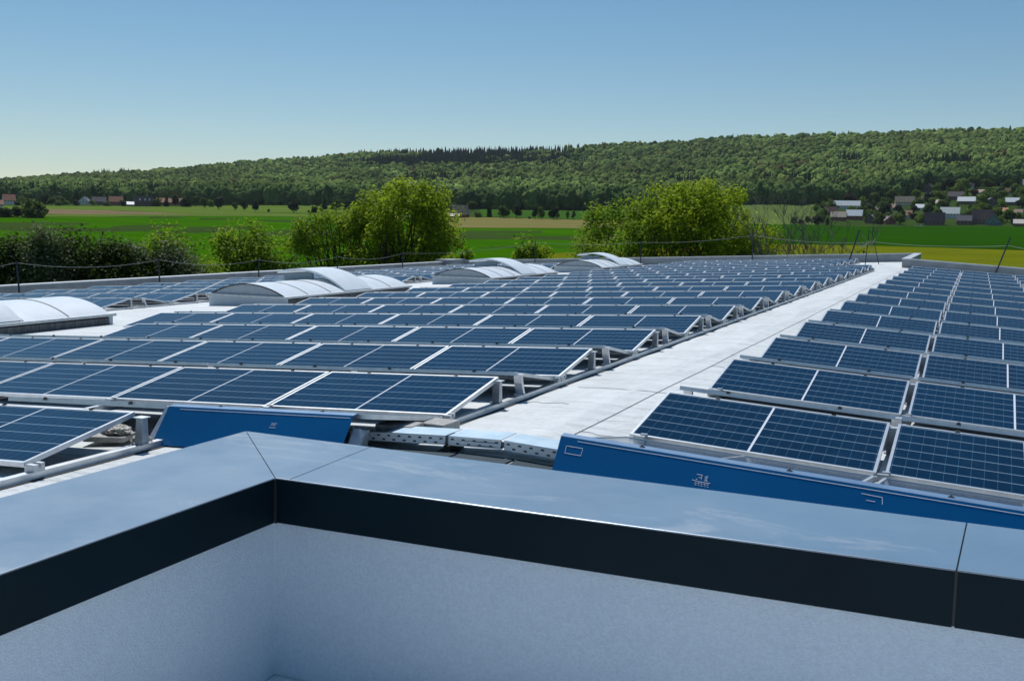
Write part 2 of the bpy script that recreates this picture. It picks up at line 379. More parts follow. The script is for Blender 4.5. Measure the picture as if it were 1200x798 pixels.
def place_panel(x_left, ylow, back, label, group, near, sl):
    """x_left = left end in world x; ylow = low edge y; back panels fall away from the camera"""
    global clampproto
    o = PP if not used[0] else copy_tree(PP); used[0] = True
    ct, st = math.cos(TILT), math.sin(TILT); X = Vector((1, 0, sl)).normalized()
    if not back:
        Y = Vector((0, ct, st)); org = Vector((x_left, ylow, rz(x_left)+HL))
    else:
        X = -X; Y = Vector((0, -ct, st)); org = Vector((x_left+PL, ylow, rz(x_left+PL)+HL))
    Z = X.cross(Y).normalized(); Y = Z.cross(X); m = Matrix((X, Y, Z)).transposed().to_4x4()
    j = lambda a: (random.random()-.5)*a
    m = Matrix.Translation(org) @ m.to_3x3().to_4x4() @ Matrix.Rotation(j(.0015), 4, 'Z') @ Matrix.Rotation(j(.003), 4, 'X')
    o.matrix_world = m; o.name = 'solar_panel'
    if near:
        for (cx, cyy) in ((.42, PD-.004), (PL-.42, PD-.004)):
            if clampproto is None: c = clampproto = CL.build('clamp', MT['clamp'])
            else: c = clampproto.copy(); COL.objects.link(c)
            c.parent = o; c.location = (cx, cyy, 0)
    tag(o, label, 'solar panel', group); return o
PANELS = []      # (dist key, args)
def add_front(side, r, c, xl, yl, sl, where): PANELS.append((0, side, r, c, xl, yl, False, sl, where))
def add_back(side, r, c, xl, yl, sl, where, must): PANELS.append((1 if must else 2, side, r, c, xl, yl, True, sl, where))
PX = PL+GAPL
def main_cols(r):
    if r == 1: return range(0, 5)
    if r == 3: return range(0, 5)
    if r <= 15: return range(0, 6)
    return range(1, 6)
for r in range(1, 21):
    for c in main_cols(r):
        xl = XL-(c+1)*PX+GAPL; y = YL+(r-1)*PITCHY
        add_front('L', r, c, xl, y, AL, 'left array'); add_back('L', r, c, xl, y+2*FB[0]+FB[1], AL, 'left array', c == (0 if r <= 15 else 1))
for r in range(6, 21):
    for c in range(5):
        xl = -20.02-(c+1)*PX+GAPL; y = YL+(r-1)*PITCHY
        add_front('W', r-5, c, xl, y, AL, 'array beyond the skylights'); add_back('W', r-5, c, xl, y+2*FB[0]+FB[1], AL, 'array beyond the skylights', c == 0)
for r in range(1, 16):
    for c in range(2 if r < 7 else 3):
        xl = XRR+c*(PL+GAPR); y = YRR+(r-1)*PITCHY
        add_front('R', r, c, xl, y, -AR, 'right array'); add_back('R', r, c, xl, y+2*FB[0]+FB[1], -AR, 'right array', False)
for c in range(2):
    add_front('L', 0, c, -5.667-(c+1)*PX+GAPL, YL-PITCHY, AL, 'left array')
for c in (0, 1): add_back('L', 0, c, XL-(c+1)*PX+GAPL-(.0 if c == 0 else .02), YL-.11, AL, 'left array', True)
for c in (0, 1): add_back('R', 0, c, XRR+c*(PL+GAPR), YRR-.11, -AR, 'right array', True)
PANELS.sort(key=lambda p: (p[0], math.hypot(p[4], p[5])))
WALK = {'L': 'from the walkway', 'R': 'from the walkway', 'W': 'from the skylights'}
keep, rest = PANELS[:300], PANELS[300:]
for k, side, r, c, xl, y, back, sl, where in keep:
    g = {'L': 'solar panels of the left array', 'R': 'solar panels of the right array', 'W': 'solar panels beyond the skylights'}[side]
    pos = f'{ORD[c+1]} {WALK[side]}' if not (side == 'L' and r == 0 and not back) else ('with the end beside the crumbly stones' if c == 0 else 'cut by the left photo edge')
    if side == 'L' and r == 0 and not back: lab = f'nearest solar panel at lower left, {pos}'
    elif back: lab = f'solar panel sloping away behind ridge {("of the "+ORD[r]+" row") if r else "with blue wind plate"}, {where}, {ORD[c+1]} {WALK[side]}'
    else: lab = f'tilted blue solar panel in {ORD[r]} row of {where}, {pos}'
    if len(lab.split()) > 16: lab = f'rear-sloping solar panel, {ORD[r]} ridge of {where}, {ORD[c+1]} {WALK[side]}'
    place_panel(xl, y, back, lab, g, (not back) and r <= 4 and side != 'W', sl)
# the remaining rear-sloping panels, hidden behind the ridges, as one object
rb = MB()
ct, st = math.cos(TILT), math.sin(TILT)
for k, side, r, c, xl, y, back, sl, where in rest:
    ps = []
    for dz in (-.035, 0):
        for (px_, u) in ((xl, 0), (xl+PL, 0), (xl+PL, PD), (xl, PD)):
            ps.append((px_, y-u*ct, rz(px_)+HL+u*st+dz))
    rb.hexa([ps[3], ps[2], ps[1], ps[0], ps[7], ps[6], ps[5], ps[4]])
ro = rb.build('solar_panels', MT['alu']); tag(ro, 'rear-sloping solar panels almost hidden behind the far ridges', 'solar panels', None, 'stuff')

# supports along the array ends: rail with posts
def post_mesh(kind):
    mb = MB()
    if kind == 'front':
        mb.hexa([(-.035,-.035,0),(.035,-.035,0),(.035,.035,0),(-.035,.035,0),(-.032,-.02,.235),(.032,-.02,.235),(.032,.03,.235),(-.032,.03,.235)])
        mb.box(-.05, .05, -.05, .05, -.004, .006); mb.box(-.045, .05, -.04, .045, .2352, .243)
    else:
        prof = [(.075, 0), (.045, .06), (.02, .14), (.0, .235)]
        for (y0, z0), (y1, z1) in zip(prof, prof[1:]):
            mb.hexa([(-.038,y0-.02,z0),(.038,y0-.02,z0),(.038,y0+.02,z0),(-.038,y0+.02,z0),(-.038,y1-.02,z1-.0005),(.038,y1-.02,z1-.0005),(.038,y1+.02,z1-.0005),(-.038,y1+.02,z1-.0005)])
        mb.box(-.05, .05, .03, .12, -.004, .006); mb.box(-.045, .05, -.04, .03, .2352, .243)
    return mb
PF = PBk = FT = None
def rail(x, y0, y1, rows, label, group, side_out):
    global PF, PBk, FT
    e = empty('mounting_rail', (x, y0, rz(x)), 0, label, 'mounting rail', group)
    mb = MB(); mb.box(-.03, .03, 0, y1-y0, .012, .05); mb.box(-.045, .045, 0, y1-y0, .008, .0118)
    mb.build('rail_profile', MT['alu'], e)
    MB().box(-.03, .075 if side_out else .05, -.02, y1-y0+.02, .001, .0075).build('rubber_strip', MT['black'], e)
    for r, yl in rows:
        for kind, yy in (('front', yl+FB[0]-.045), ('back', yl+FB[0]+FB[1]+.05)):
            if kind == 'front':
                if PF is None: p = PF = post_mesh('front').build('front_post', MT['alu_dull'], None)
                else: p = PF.copy(); COL.objects.link(p)
            else:
                if PBk is None: p = PBk = post_mesh('back').build('rear_post', MT['alu'], None)
                else: p = PBk.copy(); COL.objects.link(p)
            p.parent = e; p.location = (0, yy-y0, .052); p.scale = (1, 1, .82)
        for yy in (yl, yl+2*FB[0]+FB[1]):
            if FT is None: p = FT = MB().box(-.045, .04, -.04, .05, .0, .03).box(-.02, .055, -.05, -.015, .03, .052).box(.01, .06, .0, .03, .03, .06).build('foot_clamp', MT['alu_dull'], None)
            else: p = FT.copy(); COL.objects.link(p)
            p.parent = e; p.location = (0, yy-y0, .0505)
    return e
rowsL = [(r, YL+(r-1)*PITCHY) for r in range(1, 16)]
rail(XL+.0, YL-.3, YL+15*PITCHY+.1, rowsL, 'long aluminium rail with posts along the walkway edge of the left array', 'mounting rails', True)
rail(XL-PX, YL+15*PITCHY+.3, YL+20*PITCHY, [(r, YL+(r-1)*PITCHY) for r in range(16, 21)], 'far short rail with posts at the stepped end of the left array', 'mounting rails', True)
for c, w_ in ((1, 'first'), (2, 'second'), (3, 'third'), (4, 'fourth'), (5, 'fifth')):
    rail(XL-c*PX+GAPL/2 - .0, YL-.3, YL+(15 if c == 1 else 20)*PITCHY-.05, [(1, YL), (2, YL+PITCHY)], f'mounting rail under the {w_} panel joint of the left array counted from the walkway', 'mounting rails', False)
rail(-5.57, 3.9, 7.38, [(0, YL-PITCHY)], 'nearest rail with posts beside the crumbly stones at lower left', 'mounting rails', True)
rail(-20.0, YL+5*PITCHY-.2, YL+20*PITCHY-.1, [(r, YL+(r-1)*PITCHY) for r in range(6, 21)], 'rail with posts facing the skylights under the array beyond them', 'mounting rails', True)
for c, lb in ((0, 'rail under the walkway side ends of the right array'), (1, 'rail seen through the long panel joint of the right array'), (2, 'rail under the rightmost visible panel joint of the right array')):
    xx = XRR+c*(PL+GAPR)-GAPR/2+(.1 if c == 0 else 0)
    rail(xx, YRR-1.3, YRR+15*PITCHY, [(r, YRR+(r-1)*PITCHY) for r in range(1, 5)], lb, 'mounting rails', False)
# ------------------------------------------------------------------ blue wind plates
def plate(x0, x1, ytop, label, emblem):
    e = empty('wind_plate', (x0, ytop, rz(x0)), 0, label, 'wind deflector', 'blue film-covered wind plates')
    L_ = x1-x0; sl = (rz(x1)-rz(x0))/L_
    def P(u, v, o=0):   # u along, v 0 bottom 1 top, o outwards (towards -y)
        return (u, -.20*(1-v)-o*.82, sl*u+.01+.265*v+o*.57)
    mb = MB(); q = lambda u0, u1, v0, v1, o0, o1: mb.hexa([P(u0,v0,o1),P(u1,v0,o1),P(u1,v0,o0),P(u0,v0,o0),P(u0,v1,o1),P(u1,v1,o1),P(u1,v1,o0),P(u0,v1,o0)])
    q(.0 if True else 0, L_, 0, .985, 0, .003); b = mb.build('blue_sheet', MT['blue'], e)
    # taper of the free end: bare metal gusset
    r2 = MB(); r2.hexa([(0,-.004,.272),(L_,-.004,sl*L_+.272),(L_,.055,sl*L_+.280),(0,.055,.280),(0,-.004,.276),(L_,-.004,sl*L_+.276),(L_,.055,sl*L_+.284),(0,.055,.284)])
    r2.build('folded_rim', MT['paleblue'], e)
    ln = MB(); ln.tube([P(.12, .93, .004), P(L_-.02, .93, .004)], .0022, 5); ln.build('film_edge', MT['white'], e)
    gs = MB()
    for uu in ((L_+.002, L_+.10) if x1 < -3 else (), (0.0, .0)) :
        if not uu or uu[1] <= uu[0]: continue
        gs.hexa([(uu[0],-.19,.0),(uu[1]-.02,-.15,.0),(uu[1]-.02,.02,.0),(uu[0],.02,.0),(uu[0],-.01,.26),(uu[1],.01,.25),(uu[1],.05,.25),(uu[0],.03,.26)])
    if gs.v: gs.build('end_gusset', MT['alu_dull'], e)
    mk = MB()
    def bar(u0, v0, u1, v1, t=.0022):
        a = Vector(P(u0, v0, .0042)); c = Vector(P(u1, v1, .0042)); mk.tube([a, c], t*.7, 4)
    for (u0, v0, u1, v1) in emblem: bar(u0, v0, u1, v1)
    if mk.v: mk.build('printed_mark', MT['white'], e)
    return e
def rect(u0, v0, u1, v1): return [(u0, v0, u1, v0), (u1, v0, u1, v1), (u1, v1, u0, v1), (u0, v1, u0, v0)]
em = rect(.055, .645, .165, .80)
U = .915
tv = lambda v: .67+(v-.62)*.8
raw = []
for sx, pts in ((0, [(0, .62, .028, .62), (.028, .62, .026, .50), (.012, .55, .026, .55), (.0, .50, .008, .50)]),
                (.042, [(.004, .60, .016, .61), (.0, .57, .018, .57), (.0, .50, .018, .50), (.004, .53, .014, .53)])):
    raw += [(sx+a, b, sx+c, d) for a, b, c, d in pts]
raw += [(-.018, .465, .02, .445), (.02, .445, .075, .450)]
for k in range(5):
    raw += [(-.004+k*.0155, .40, .006+k*.0155, .41), (.0+k*.0155, .36+.02*(k % 2), .008+k*.0155, .35)]
em += [(U+a*1.2, tv(b), U+c*1.2, tv(d)) for a, b, c, d in raw]
em += [(1.87, .83, 1.985, .82), (1.985, .82, 1.99, .69), (1.90, .72, 1.95, .72)]
plate(-2.40, 1.95, 6.33, 'long blue wind plate in front of the right array above the coping', em)
plate(-5.63, -3.97, 6.33, 'shorter blue wind plate in front of the left array first row', rect(.08, .70, .18, .84)[:0] + [(1.0, .70, 1.05, .70), (1.0, .66, 1.04, .66), (.995, .60, 1.05, .60)])
# bare metal end of the left plate
tg = MB(); tg.hexa([(-5.70,6.14,rz(-5.7)+.01),(-5.632,6.14,rz(-5.63)+.01),(-5.632,6.16,rz(-5.63)+.01),(-5.70,6.16,rz(-5.7)+.01),(-5.655,6.325,rz(-5.65)+.272),(-5.632,6.325,rz(-5.63)+.272),(-5.632,6.345,rz(-5.63)+.272),(-5.655,6.345,rz(-5.65)+.272)])
tag(tg.build('end_bracket', MT['alu_dull']), 'bare metal bracket at the left end of the shorter blue plate', 'bracket')
# cross rail near the left plate foot
# ------------------------------------------------------------------ cable tray across the ridge walkway
ty0, ty1 = 6.56, 6.80
def tz(x): return rz(x)+.055
tr = empty('cable_tray', (-3.2, ty0, rz(-3.2)), 0, 'perforated white cable tray with pale blue lids crossing the walkway', 'cable tray')
for (x0, x1, lid) in ((-4.02, -3.36, 0), (-3.335, -2.93, 1), (-2.905, -2.36, 2)):
    sd_ = MB(); n = max(4, int((x1-x0)/.085)); hgt = .062
    zz = lambda x: tz(x)
    # side wall with two rows of slots: built as bands and webs
    bands = [(0, .009), (.021, .038), (.050, hgt)]
    for z0, z1 in bands:
        sd_.hexa([(x0,ty0,zz(x0)+z0),(x1,ty0,zz(x1)+z0),(x1,ty0+.002,zz(x1)+z0),(x0,ty0+.002,zz(x0)+z0),(x0,ty0,zz(x0)+z1),(x1,ty0,zz(x1)+z1),(x1,ty0+.002,zz(x1)+z1),(x0,ty0+.002,zz(x0)+z1)])
    for bz0, bz1, off in ((.009, .021, 0), (.038, .050, .5)):
        k = 0; x = x0-(.085*off)
        while x < x1:
            a, b = max(x, x0), min(x+.060, x1)
            if b > a: sd_.hexa([(a,ty0+.0002,zz(a)+bz0),(b,ty0+.0002,zz(b)+bz0),(b,ty0+.0018,zz(b)+bz0),(a,ty0+.0018,zz(a)+bz0),(a,ty0+.0002,zz(a)+bz1),(b,ty0+.0002,zz(b)+bz1),(b,ty0+.0018,zz(b)+bz1),(a,ty0+.0018,zz(a)+bz1)])
            x += .085
    o = W(sd_, 'perforated_side', MT['tray'], tr)
    bt = MB(); bt.hexa([(x0,ty0+.003,zz(x0)),(x1,ty0+.003,zz(x1)),(x1,ty1,zz(x1)),(x0,ty1,zz(x0)),(x0,ty0+.003,zz(x0)+.003),(x1,ty0+.003,zz(x1)+.003),(x1,ty1,zz(x1)+.003),(x0,ty1,zz(x0)+.003)]); bt.hexa([(x0,ty0+.012,zz(x0)+.0035),(x1,ty0+.012,zz(x1)+.0035),(x1,ty0+.016,zz(x1)+.0035),(x0,ty0+.016,zz(x0)+.0035),(x0,ty0+.012,zz(x0)+hgt-.004),(x1,ty0+.012,zz(x1)+hgt-.004),(x1,ty0+.016,zz(x1)+hgt-.004),(x0,ty0+.016,zz(x0)+hgt-.004)]); W(bt, 'tray_floor_and_shade', MT['ribdark'], tr)  # floor, plus a dark liner added so the slots look shaded
    l0 = x0+(.18 if lid == 0 else .0); l1 = x1-(.10 if lid == 2 else 0)
    ld = MB(); h0 = hgt+.002
    ld.hexa([(l0,ty0-.004,zz(l0)+h0),(l1,ty0-.004,zz(l1)+h0),(l1,ty1+.03,zz(l1)+h0),(l0,ty1+.03,zz(l0)+h0),(l0,ty0-.004,zz(l0)+h0+.004),(l1,ty0-.004,zz(l1)+h0+.004),(l1,ty1+.03,zz(l1)+h0+.004),(l0,ty1+.03,zz(l0)+h0+.004)])
    W(ld, 'tray_lid', MT['lid'], tr)
cf = MB().box(-3.36, -3.31, ty0-.03, ty0+.2, rz(-3.3)+.002, tz(-3.3)-.001); cf.box(-3.4, -3.27, ty0-.05, ty0+.05, rz(-3.3)+.002, rz(-3.3)+.018); W(cf, 'tray_foot', MT['black'], tr)
mt_ = MB()
for (a, b) in ((-4.0, -3.25), (-3.22, -2.82), (-2.79, -2.35)):
    mt_.hexa([(a,6.18,rz(a)+.003),(b,6.20,rz(b)+.003),(b,6.54,rz(b)+.003),(a,6.54,rz(a)+.003),(a,6.18,rz(a)+.012),(b,6.20,rz(b)+.012),(b,6.54,rz(b)+.012),(a,6.54,rz(a)+.012)])
mo = mt_.build('protection_mat', MT['mat']); tag(mo, 'dark rubber mat lying on the roof below the cable tray', 'mat')
def block(cx, cy, z, lx, ly, lz, rzz, label, m='concrete'):
    mb = MB().box(-lx/2, lx/2, -ly/2, ly/2, 0, lz); o = mb.build('concrete_block', MT[m], bevel=.004); o.location = (cx, cy, z); o.rotation_euler = (0, 0, rzz); tag(o, label, 'concrete block', 'concrete ballast blocks'); return o
block(-3.90, 6.86, rz(-3.9)+.08, .30, .22, .055, R(4), 'rough concrete block at the left end of the cable tray lids')
block(-3.76, 7.18, rz(-3.76)+.03, .28, .26, .075, R(-3), 'concrete block just behind, under the first row corner')
block(-2.40, 6.72, rz(-2.4)+.05, .24, .22, .10, R(2), 'concrete block at the right tray end beside the blue plate')
# crumbly stones and slab at lower left
def lump(cx, cy, z, sx, sy, sz, label, seed, name='crumbly_stone'):
    bm = bmesh.new(); bmesh.ops.create_icosphere(bm, subdivisions=5, radius=1)
    for v in bm.verts:
        p = v.co.normalized(); n1 = noise.noise(p*2.2+Vector((seed, 0, 0)))*.28 + noise.noise(p*7+Vector((seed, 3, 0)))*.20 + abs(noise.noise(p*19+Vector((seed, 5, 2))))*.16
        q = p*(1+n1); v.co = Vector((q.x*sx, q.y*sy, max(-.75, q.z)*sz))
    me = bpy.data.meshes.new(name); bm.to_mesh(me); bm.free(); me.materials.append(MT['nest'])
    o = bpy.data.objects.new(name, me); COL.objects.link(o); o.location = (cx, cy, z); return tag(o, label, 'stone', 'crumbly stones')
lump(-5.99, 6.16, rz(-6)+.10, .11, .085, .035, 'pale crumbly stone lying on the stone slab under the nearest panel', 1.3)
lump(-6.10, 6.20, rz(-6)+.14, .075, .06, .035, 'small pale crumbly stone topmost of the pile under the nearest panel', 9.1)
lump(-5.63, 6.03, rz(-5.6)+.055, .072, .07, .048, 'pale crumbly stone resting against the nearest rail', 4.7)
sb = MB().box(-.16, .16, -.12, .12, 0, .04).build('stone_slab', MT['concrete'], bevel=.004); sb.location = (-6.03, 6.12, rz(-6.0)+.03); sb.rotation_euler = (0, 0, R(20)); tag(sb, 'brownish stone slab under the crumbly stones', 'slab')
# ------------------------------------------------------------------ skylights
MT['ribgrey'] = mat('grey rib', (.16, .18, .20), .5)
def skylight(y0, y1, label, flap):
    x0, x1 = -18.60, -16.15; zc = .225; xc = (x0+x1)/2; hw = (x1-x0)/2-.06; rise = .29; n = 22
    e = empty('barrel_skylight', (xc, y0, rz(xc)), 0, label, 'skylight', 'barrel vault skylights in a line')
    L_ = y1-y0; b0 = -(rise*0+.12)
    cb = MB(); t = .10; xa, xb = x0-xc, x1-xc
    cb.box(xa, xb, 0, t, b0, zc); cb.box(xa, xb, L_-t, L_, b0, zc); cb.box(xa, xa+t, t, L_-t, b0, zc-.0005); W0 = cb.build('curb', MT['curb'], e)
    cs = MB(); cs.box(xb-t, xb+.002, t+.001, L_-.001-t, b0, zc-.03); cs.build('shaded_curb_side', MT['curbdark'], e)
    rim = MB(); rim.box(xa-.05, xb+.05, -.05, .12, zc+.001, zc+.055); rim.box(xa-.05, xb+.05, L_-.12, L_+.05, zc+.001, zc+.055); rim.box(xa-.05, xa+.1, .1205, L_-.1205, zc+.001, zc+.054); rim.box(xb-.1, xb+.05, .1205, L_-.1205, zc+.001, zc+.054)
    rim.build('rim', MT['alu_dull'], e)
    def arc(k, add=0.): 
        u = -1+2*k/n; rr = (hw*hw+rise*rise)/(2*rise); a0 = math.asin(hw/rr); a = a0*u; return ((rr+add)*math.sin(a), (rr+add)*math.cos(a)-(rr-rise))
    def vault(ya, yb, zb, add, th, name, m, par):
        mb = MB(); o = [arc(k, add) for k in range(n+1)]; i_ = [arc(k, add-th) for k in range(n+1)]
        poly = [(p[0], p[1]+zb) for p in o] + [(p[0], p[1]+zb) for p in reversed(i_)]
        n2 = len(poly); vs = [(p[0], ya, p[1]) for p in poly] + [(p[0], yb, p[1]) for p in poly]; fs = []
        for q in range(n2): fs.append((q, (q+1) % n2, n2+(q+1) % n2, n2+q))
        for q in range(n):
            fs.append((q, q+1, n2-2-q, n2-1-q)); fs.append((n2+q, n2+q+1, n2+n2-2-q, n2+n2-1-q))
        mb.add(vs, fs); return mb.build(name, m, par)
    zb = zc+.056
    vault(.03, L_-.03, zb, 0, .02, 'glazing', MT['dome'], e)
    # end plates
    for yy in (.04, L_-.06):
        mb = MB(); poly = [(arc(k, -.025)[0], arc(k, -.025)[1]+zb) for k in range(n+1)]; mb.prism(poly, 'y', yy-.012, yy+.02); mb.build('end_plate', MT['domewall'], e)
    vault(.0, .03, zb, .006, .03, 'end_rib', MT['ribdark'], e)
    nb = int(L_/1.05)
    for k in range(1, nb):
        yy = L_*k/nb; vault(yy-.012, yy+.012, zb, .010, .012, 'glazing_rib', MT['ribgrey'], e)
    if flap:
        f0, f1 = L_*.44, L_*.66
        fl_ = empty('vent_flap', (0, 0, 0)); fl_.parent = e
        # hinged on the right: rotate the raised strip about the right springing line
        fp = Vector((hw, 0, zb)); fl_.location = fp; fl_.rotation_euler = (0, R(11), 0)
        v1 = vault(f0, f1, 0, .03, .05, 'flap_shell', MT['dome'], fl_); v1.location = (-hw, 0, 0)
        # the blue-grey upstand under the flap
        up_ = MB(); up_.box(-hw+.25, .05, f0+.06, f0+.085, zb+.16, zb+.44); up_.box(-hw+.25, -hw+.275, f0+.086, f1-.07, zb+.10, zb+.40); up_.box(-.1, .05, f0+.086, f0+.12, zb+.2, zb+.46)
        up_.build('flap_upstand', MT['tray2'], e)
    return e
MT['tray2'] = noisy('blue grey flap panel', (.20, .27, .31), (.29, .36, .40), 5, .5, .2)
skylight(10.0, 16.55, 'nearest barrel skylight, cut by the left photo edge', True)
skylight(22.5, 29.0, 'second barrel skylight with white raised flap, left of centre', True)
skylight(35.1, 41.7, 'third barrel skylight with raised flap, in front of the small sapling', True)
skylight(47.6, 54.0, 'farthest and smallest barrel skylight with raised flap', True)
# ------------------------------------------------------------------ edge posts with rope
def epost(x, y, h, dx, dy, label, r=.03):
    e = empty('edge_post', (x, y, rz(x)), 0, label, 'post', 'safety rope posts along the roof edge')
    MB().tube([(0, 0, 0), (dx, dy, h)], r, 8).build('pole', MT['steel_dark'], e)
    MB().box(-.08, .08, -.08, .08, 0, .02).build('base_plate', MT['steel_dark'], e)
    return Vector((x+dx, y+dy, rz(x)+h))
edge = []
for (x, y, h, dx, lb) in ((-29.45, 26.0, 1.25, -.10, 'dark edge post leaning left, above the nearest skylight'),
        (-29.45, 32.7, 1.2, -.04, 'dark edge post in front of the dark hawthorn hedge'),
        (-29.45, 39.0, 1.05, 0, 'dark edge post in front of the low bushy tree'),
        (-29.45, 45.4, 1.05, 0, 'dark edge post just behind the raised flap of the second skylight'),
        (-29.45, 52.0, 1.1, 0, 'dark edge post in front of the tall central tree'),
        (-24.4, 59.2, 1.55, 0, 'dark edge post beside the small sapling'),
        (-17.8, 59.2, 1.4, 0, 'dark edge post just right of the farthest skylight'),
        (-11.4, 59.2, 1.65, 0, 'dark edge post in front of the right part of the yellow green tree'),
        (.72, 49.2, 1.62, .50, 'dark edge post leaning right at the end of the right array')):
    edge.append(epost(x, y, h, dx, 0, lb))
tri = empty('pole_tripod', (-5.0, 54.0, rz(-5)), 0, 'three dark leaning poles tied together with rope at the end of the walkway', 'tripod')
for a, b, r in (((-.75, 0, .0), (-.30, 0, 1.72), .034), ((.03, .2, 0), (.13, .2, 1.72), .02), ((.55, 1.6, 0), (.20, .6, 1.70), .02)):
    MB().tube([a, b], r, 8).build('pole', MT['steel_dark'], tri)
tx = Vector((-4.9, 54.1, rz(-5)+1.15))
co = MB()
for k in range(2):
    co.tube([(-.45+.62*t, .05*k, 1.15-.22*math.sin(math.pi*t)-.05*k) for t in np.linspace(0, 1, 9)], .014, 5)
    co.tube([(.17+.25*t, .1*k, 1.15-.18*math.sin(math.pi*t)+.12*t) for t in np.linspace(0, 1, 7)], .014, 5)
co.build('rope_coil', MT['rope'], tri)
def rope(a, b, sag, lab, r=.009):
    mb = MB().tube([a.lerp(b, t)-Vector((0, 0, sag*4*t*(1-t))) for t in np.linspace(0, 1, 13)], r, 5)
    o = mb.build('safety_rope', MT['rope']); tag(o, lab, 'rope', 'safety ropes between the edge posts')
ends = [Vector((-29.5, 18, rz(-29.5)+1.0))]+edge[:8]+[tx]
nm = ['cut by the left photo edge', 'in front of the black hedge foot', 'between the hedge post and the bushy tree post', 'across the foot of the bushy tree', 'across the left part of the tall central tree',
      'from the central tree post to the sapling post', 'from the sapling post past the farthest skylight', 'across the foot of the yellow green tree', 'from the yellow green tree to the pole tripod']
for k in range(len(ends)-1):
    a, b = ends[k]-Vector((0, 0, .06)), ends[k+1]-Vector((0, 0, .06)); rope(a, b, .22 if k < 6 else .15, 'grey safety rope '+nm[k], .009)
rope(tx, edge[8]-Vector((0, 0, .35)), .12, 'grey safety rope from the pole tripod to the post leaning right')
rope(edge[8]-Vector((0, 0, .35)), Vector((5.5, 47, rz(5.5)+1.2)), .15, 'grey safety rope cut by the right photo edge')

# ------------------------------------------------------------------ terrain
def az_of(px): return YAW + math.atan((px-600)/FPX)
def px_of(az): 
    a = max(-1.2, min(1.2, az-YAW)); return 600 + FPX*math.tan(a)
DN = [450, 600, 750, 900, 1100, 1300]
TAB = [ # px, elevations above the horizon (in 1/FPX) at DN, forest foot distance and elevation, ridge distance and elevation
 (-200, [-32, -10, 1, 5.5, 9, 12], 1480, 14, 3000, 30),
 (0, [-32, -10, 1, 5.5, 9, 12], 1480, 14, 3000, 33),
 (150, [-32, -10, 0.5, 5.5, 9, 12.5], 1480, 14, 3000, 45),
 (350, [-32, -12, -1, 4, 9, 15], 1400, 17, 3100, 64),
 (450, [-32, -12, 0, 5, 11, 17], 1300, 17.5, 3200, 75),
 (600, [-32, -10, 2, 8, 14, 19], 1200, 16.5, 3200, 80),
 (750, [-32, -11, 1, 7, 14, 20], 1230, 18, 3100, 89),
 (880, [-32, -12, -1, 5, 16, 27], 1350, 29, 2900, 99),
 (1000, [-32, -15, -4, 1, 5.5, 18], 1480, 32, 2800, 103),
 (1100, [-32, -15, -4, 1, 6.5, 24], 1620, 52, 2700, 108),
 (1200, [-32, -15, -4, 1, 7.5, 26], 1700, 60, 2600, 111),
 (1500, [-32, -15, -4, 1, 8, 26], 1700, 60, 2600, 109),
]
def row_at(px):
    if px <= TAB[0][0]: t = TAB[0]; return t[1], t[2], t[3], t[4], t[5]
    if px >= TAB[-1][0]: t = TAB[-1]; return t[1], t[2], t[3], t[4], t[5]
    for a, b in zip(TAB, TAB[1:]):
        if a[0] <= px <= b[0]:
            f = (px-a[0])/(b[0]-a[0]); f = f*f*(3-2*f)*.5+f*.5; L_ = lambda p, q: p+(q-p)*f
            return [L_(p, q) for p, q in zip(a[1], b[1])], L_(a[2], b[2]), L_(a[3], b[3]), L_(a[4], b[4]), L_(a[5], b[5])
def KD(px, d): return d*math.cos(math.atan((px-600)/FPX))/FPX     # metres per picture unit at that place
def elev(px, d):
    e, dF, eF, dR, eR = row_at(px)
    ds = [x for x in DN if x < dF-60]; es = list(e[:len(ds)]); ds = ds+[dF]; es = es+[eF]
    if d <= dF: return float(np.interp(d, ds, es))
    return eF+(eR-eF)*((min(d, dR)-dF)/(dR-dF))**.82
def ground_z(az, d):
    if d <= 450: return GZ
    px = px_of(az); dR = row_at(px)[3]
    if d <= dR: return CAM_H + elev(px, d)*KD(px, d)
    z = CAM_H + elev(px, dR)*KD(px, dR); return z-(d-dR)*.06
def XYaz(az, d): return math.sin(az)*d, math.cos(az)*d
def P3(px, d, dz=0): az = az_of(px); x, y = XYaz(az, d); return Vector((x, y, ground_z(az, d)+dz))
def hor(px): return 399 - FPX*math.tan(PITCH) + math.tan(ROLL)*(px-600) + .0   # image row of the horizon
def dist_for(px, yimg, lo=450, hi=None):
    hi = hi or row_at(px)[3]; t = hor(px)-yimg
    if t < elev(px, 452): return (CAM_H-GZ)/(-t*KD(px, 1))
    for _ in range(40):
        m = (lo+hi)/2
        if elev(px, m) < t: lo = m
        else: hi = m
    return (lo+hi)/2
azs = sorted(set([round(a, 5) for a in list(np.linspace(-math.pi, R(-75), 24))+list(np.linspace(R(-75), R(30), 190))+list(np.linspace(R(30), math.pi, 24))]))
dd = [1, 60, 200, 350, 450, 520, 600, 680, 750, 820, 900, 1000, 1100, 1200, 1300, 1400]+list(np.arange(1480, 3400, 80))+[3600, 4200, 5200, 7000, 12000, 20000]
V = []; F = []; n2 = len(dd)
for a in azs:
    for q in dd: x, y = XYaz(a, q); V.append((x, y, ground_z(a, q) if q < 4300 else -60.))
for i in range(len(azs)-1):
    for j in range(n2-1): F.append((i*n2+j, i*n2+j+1, (i+1)*n2+j+1, (i+1)*n2+j))
gm = noisy('meadow', (.030, .060, .012), (.050, .085, .020), .004, 1, 0, 0, detail=8, spec=0)
gd = npmesh('ground', V, F, gm, smooth=True); tag(gd, kind='structure')
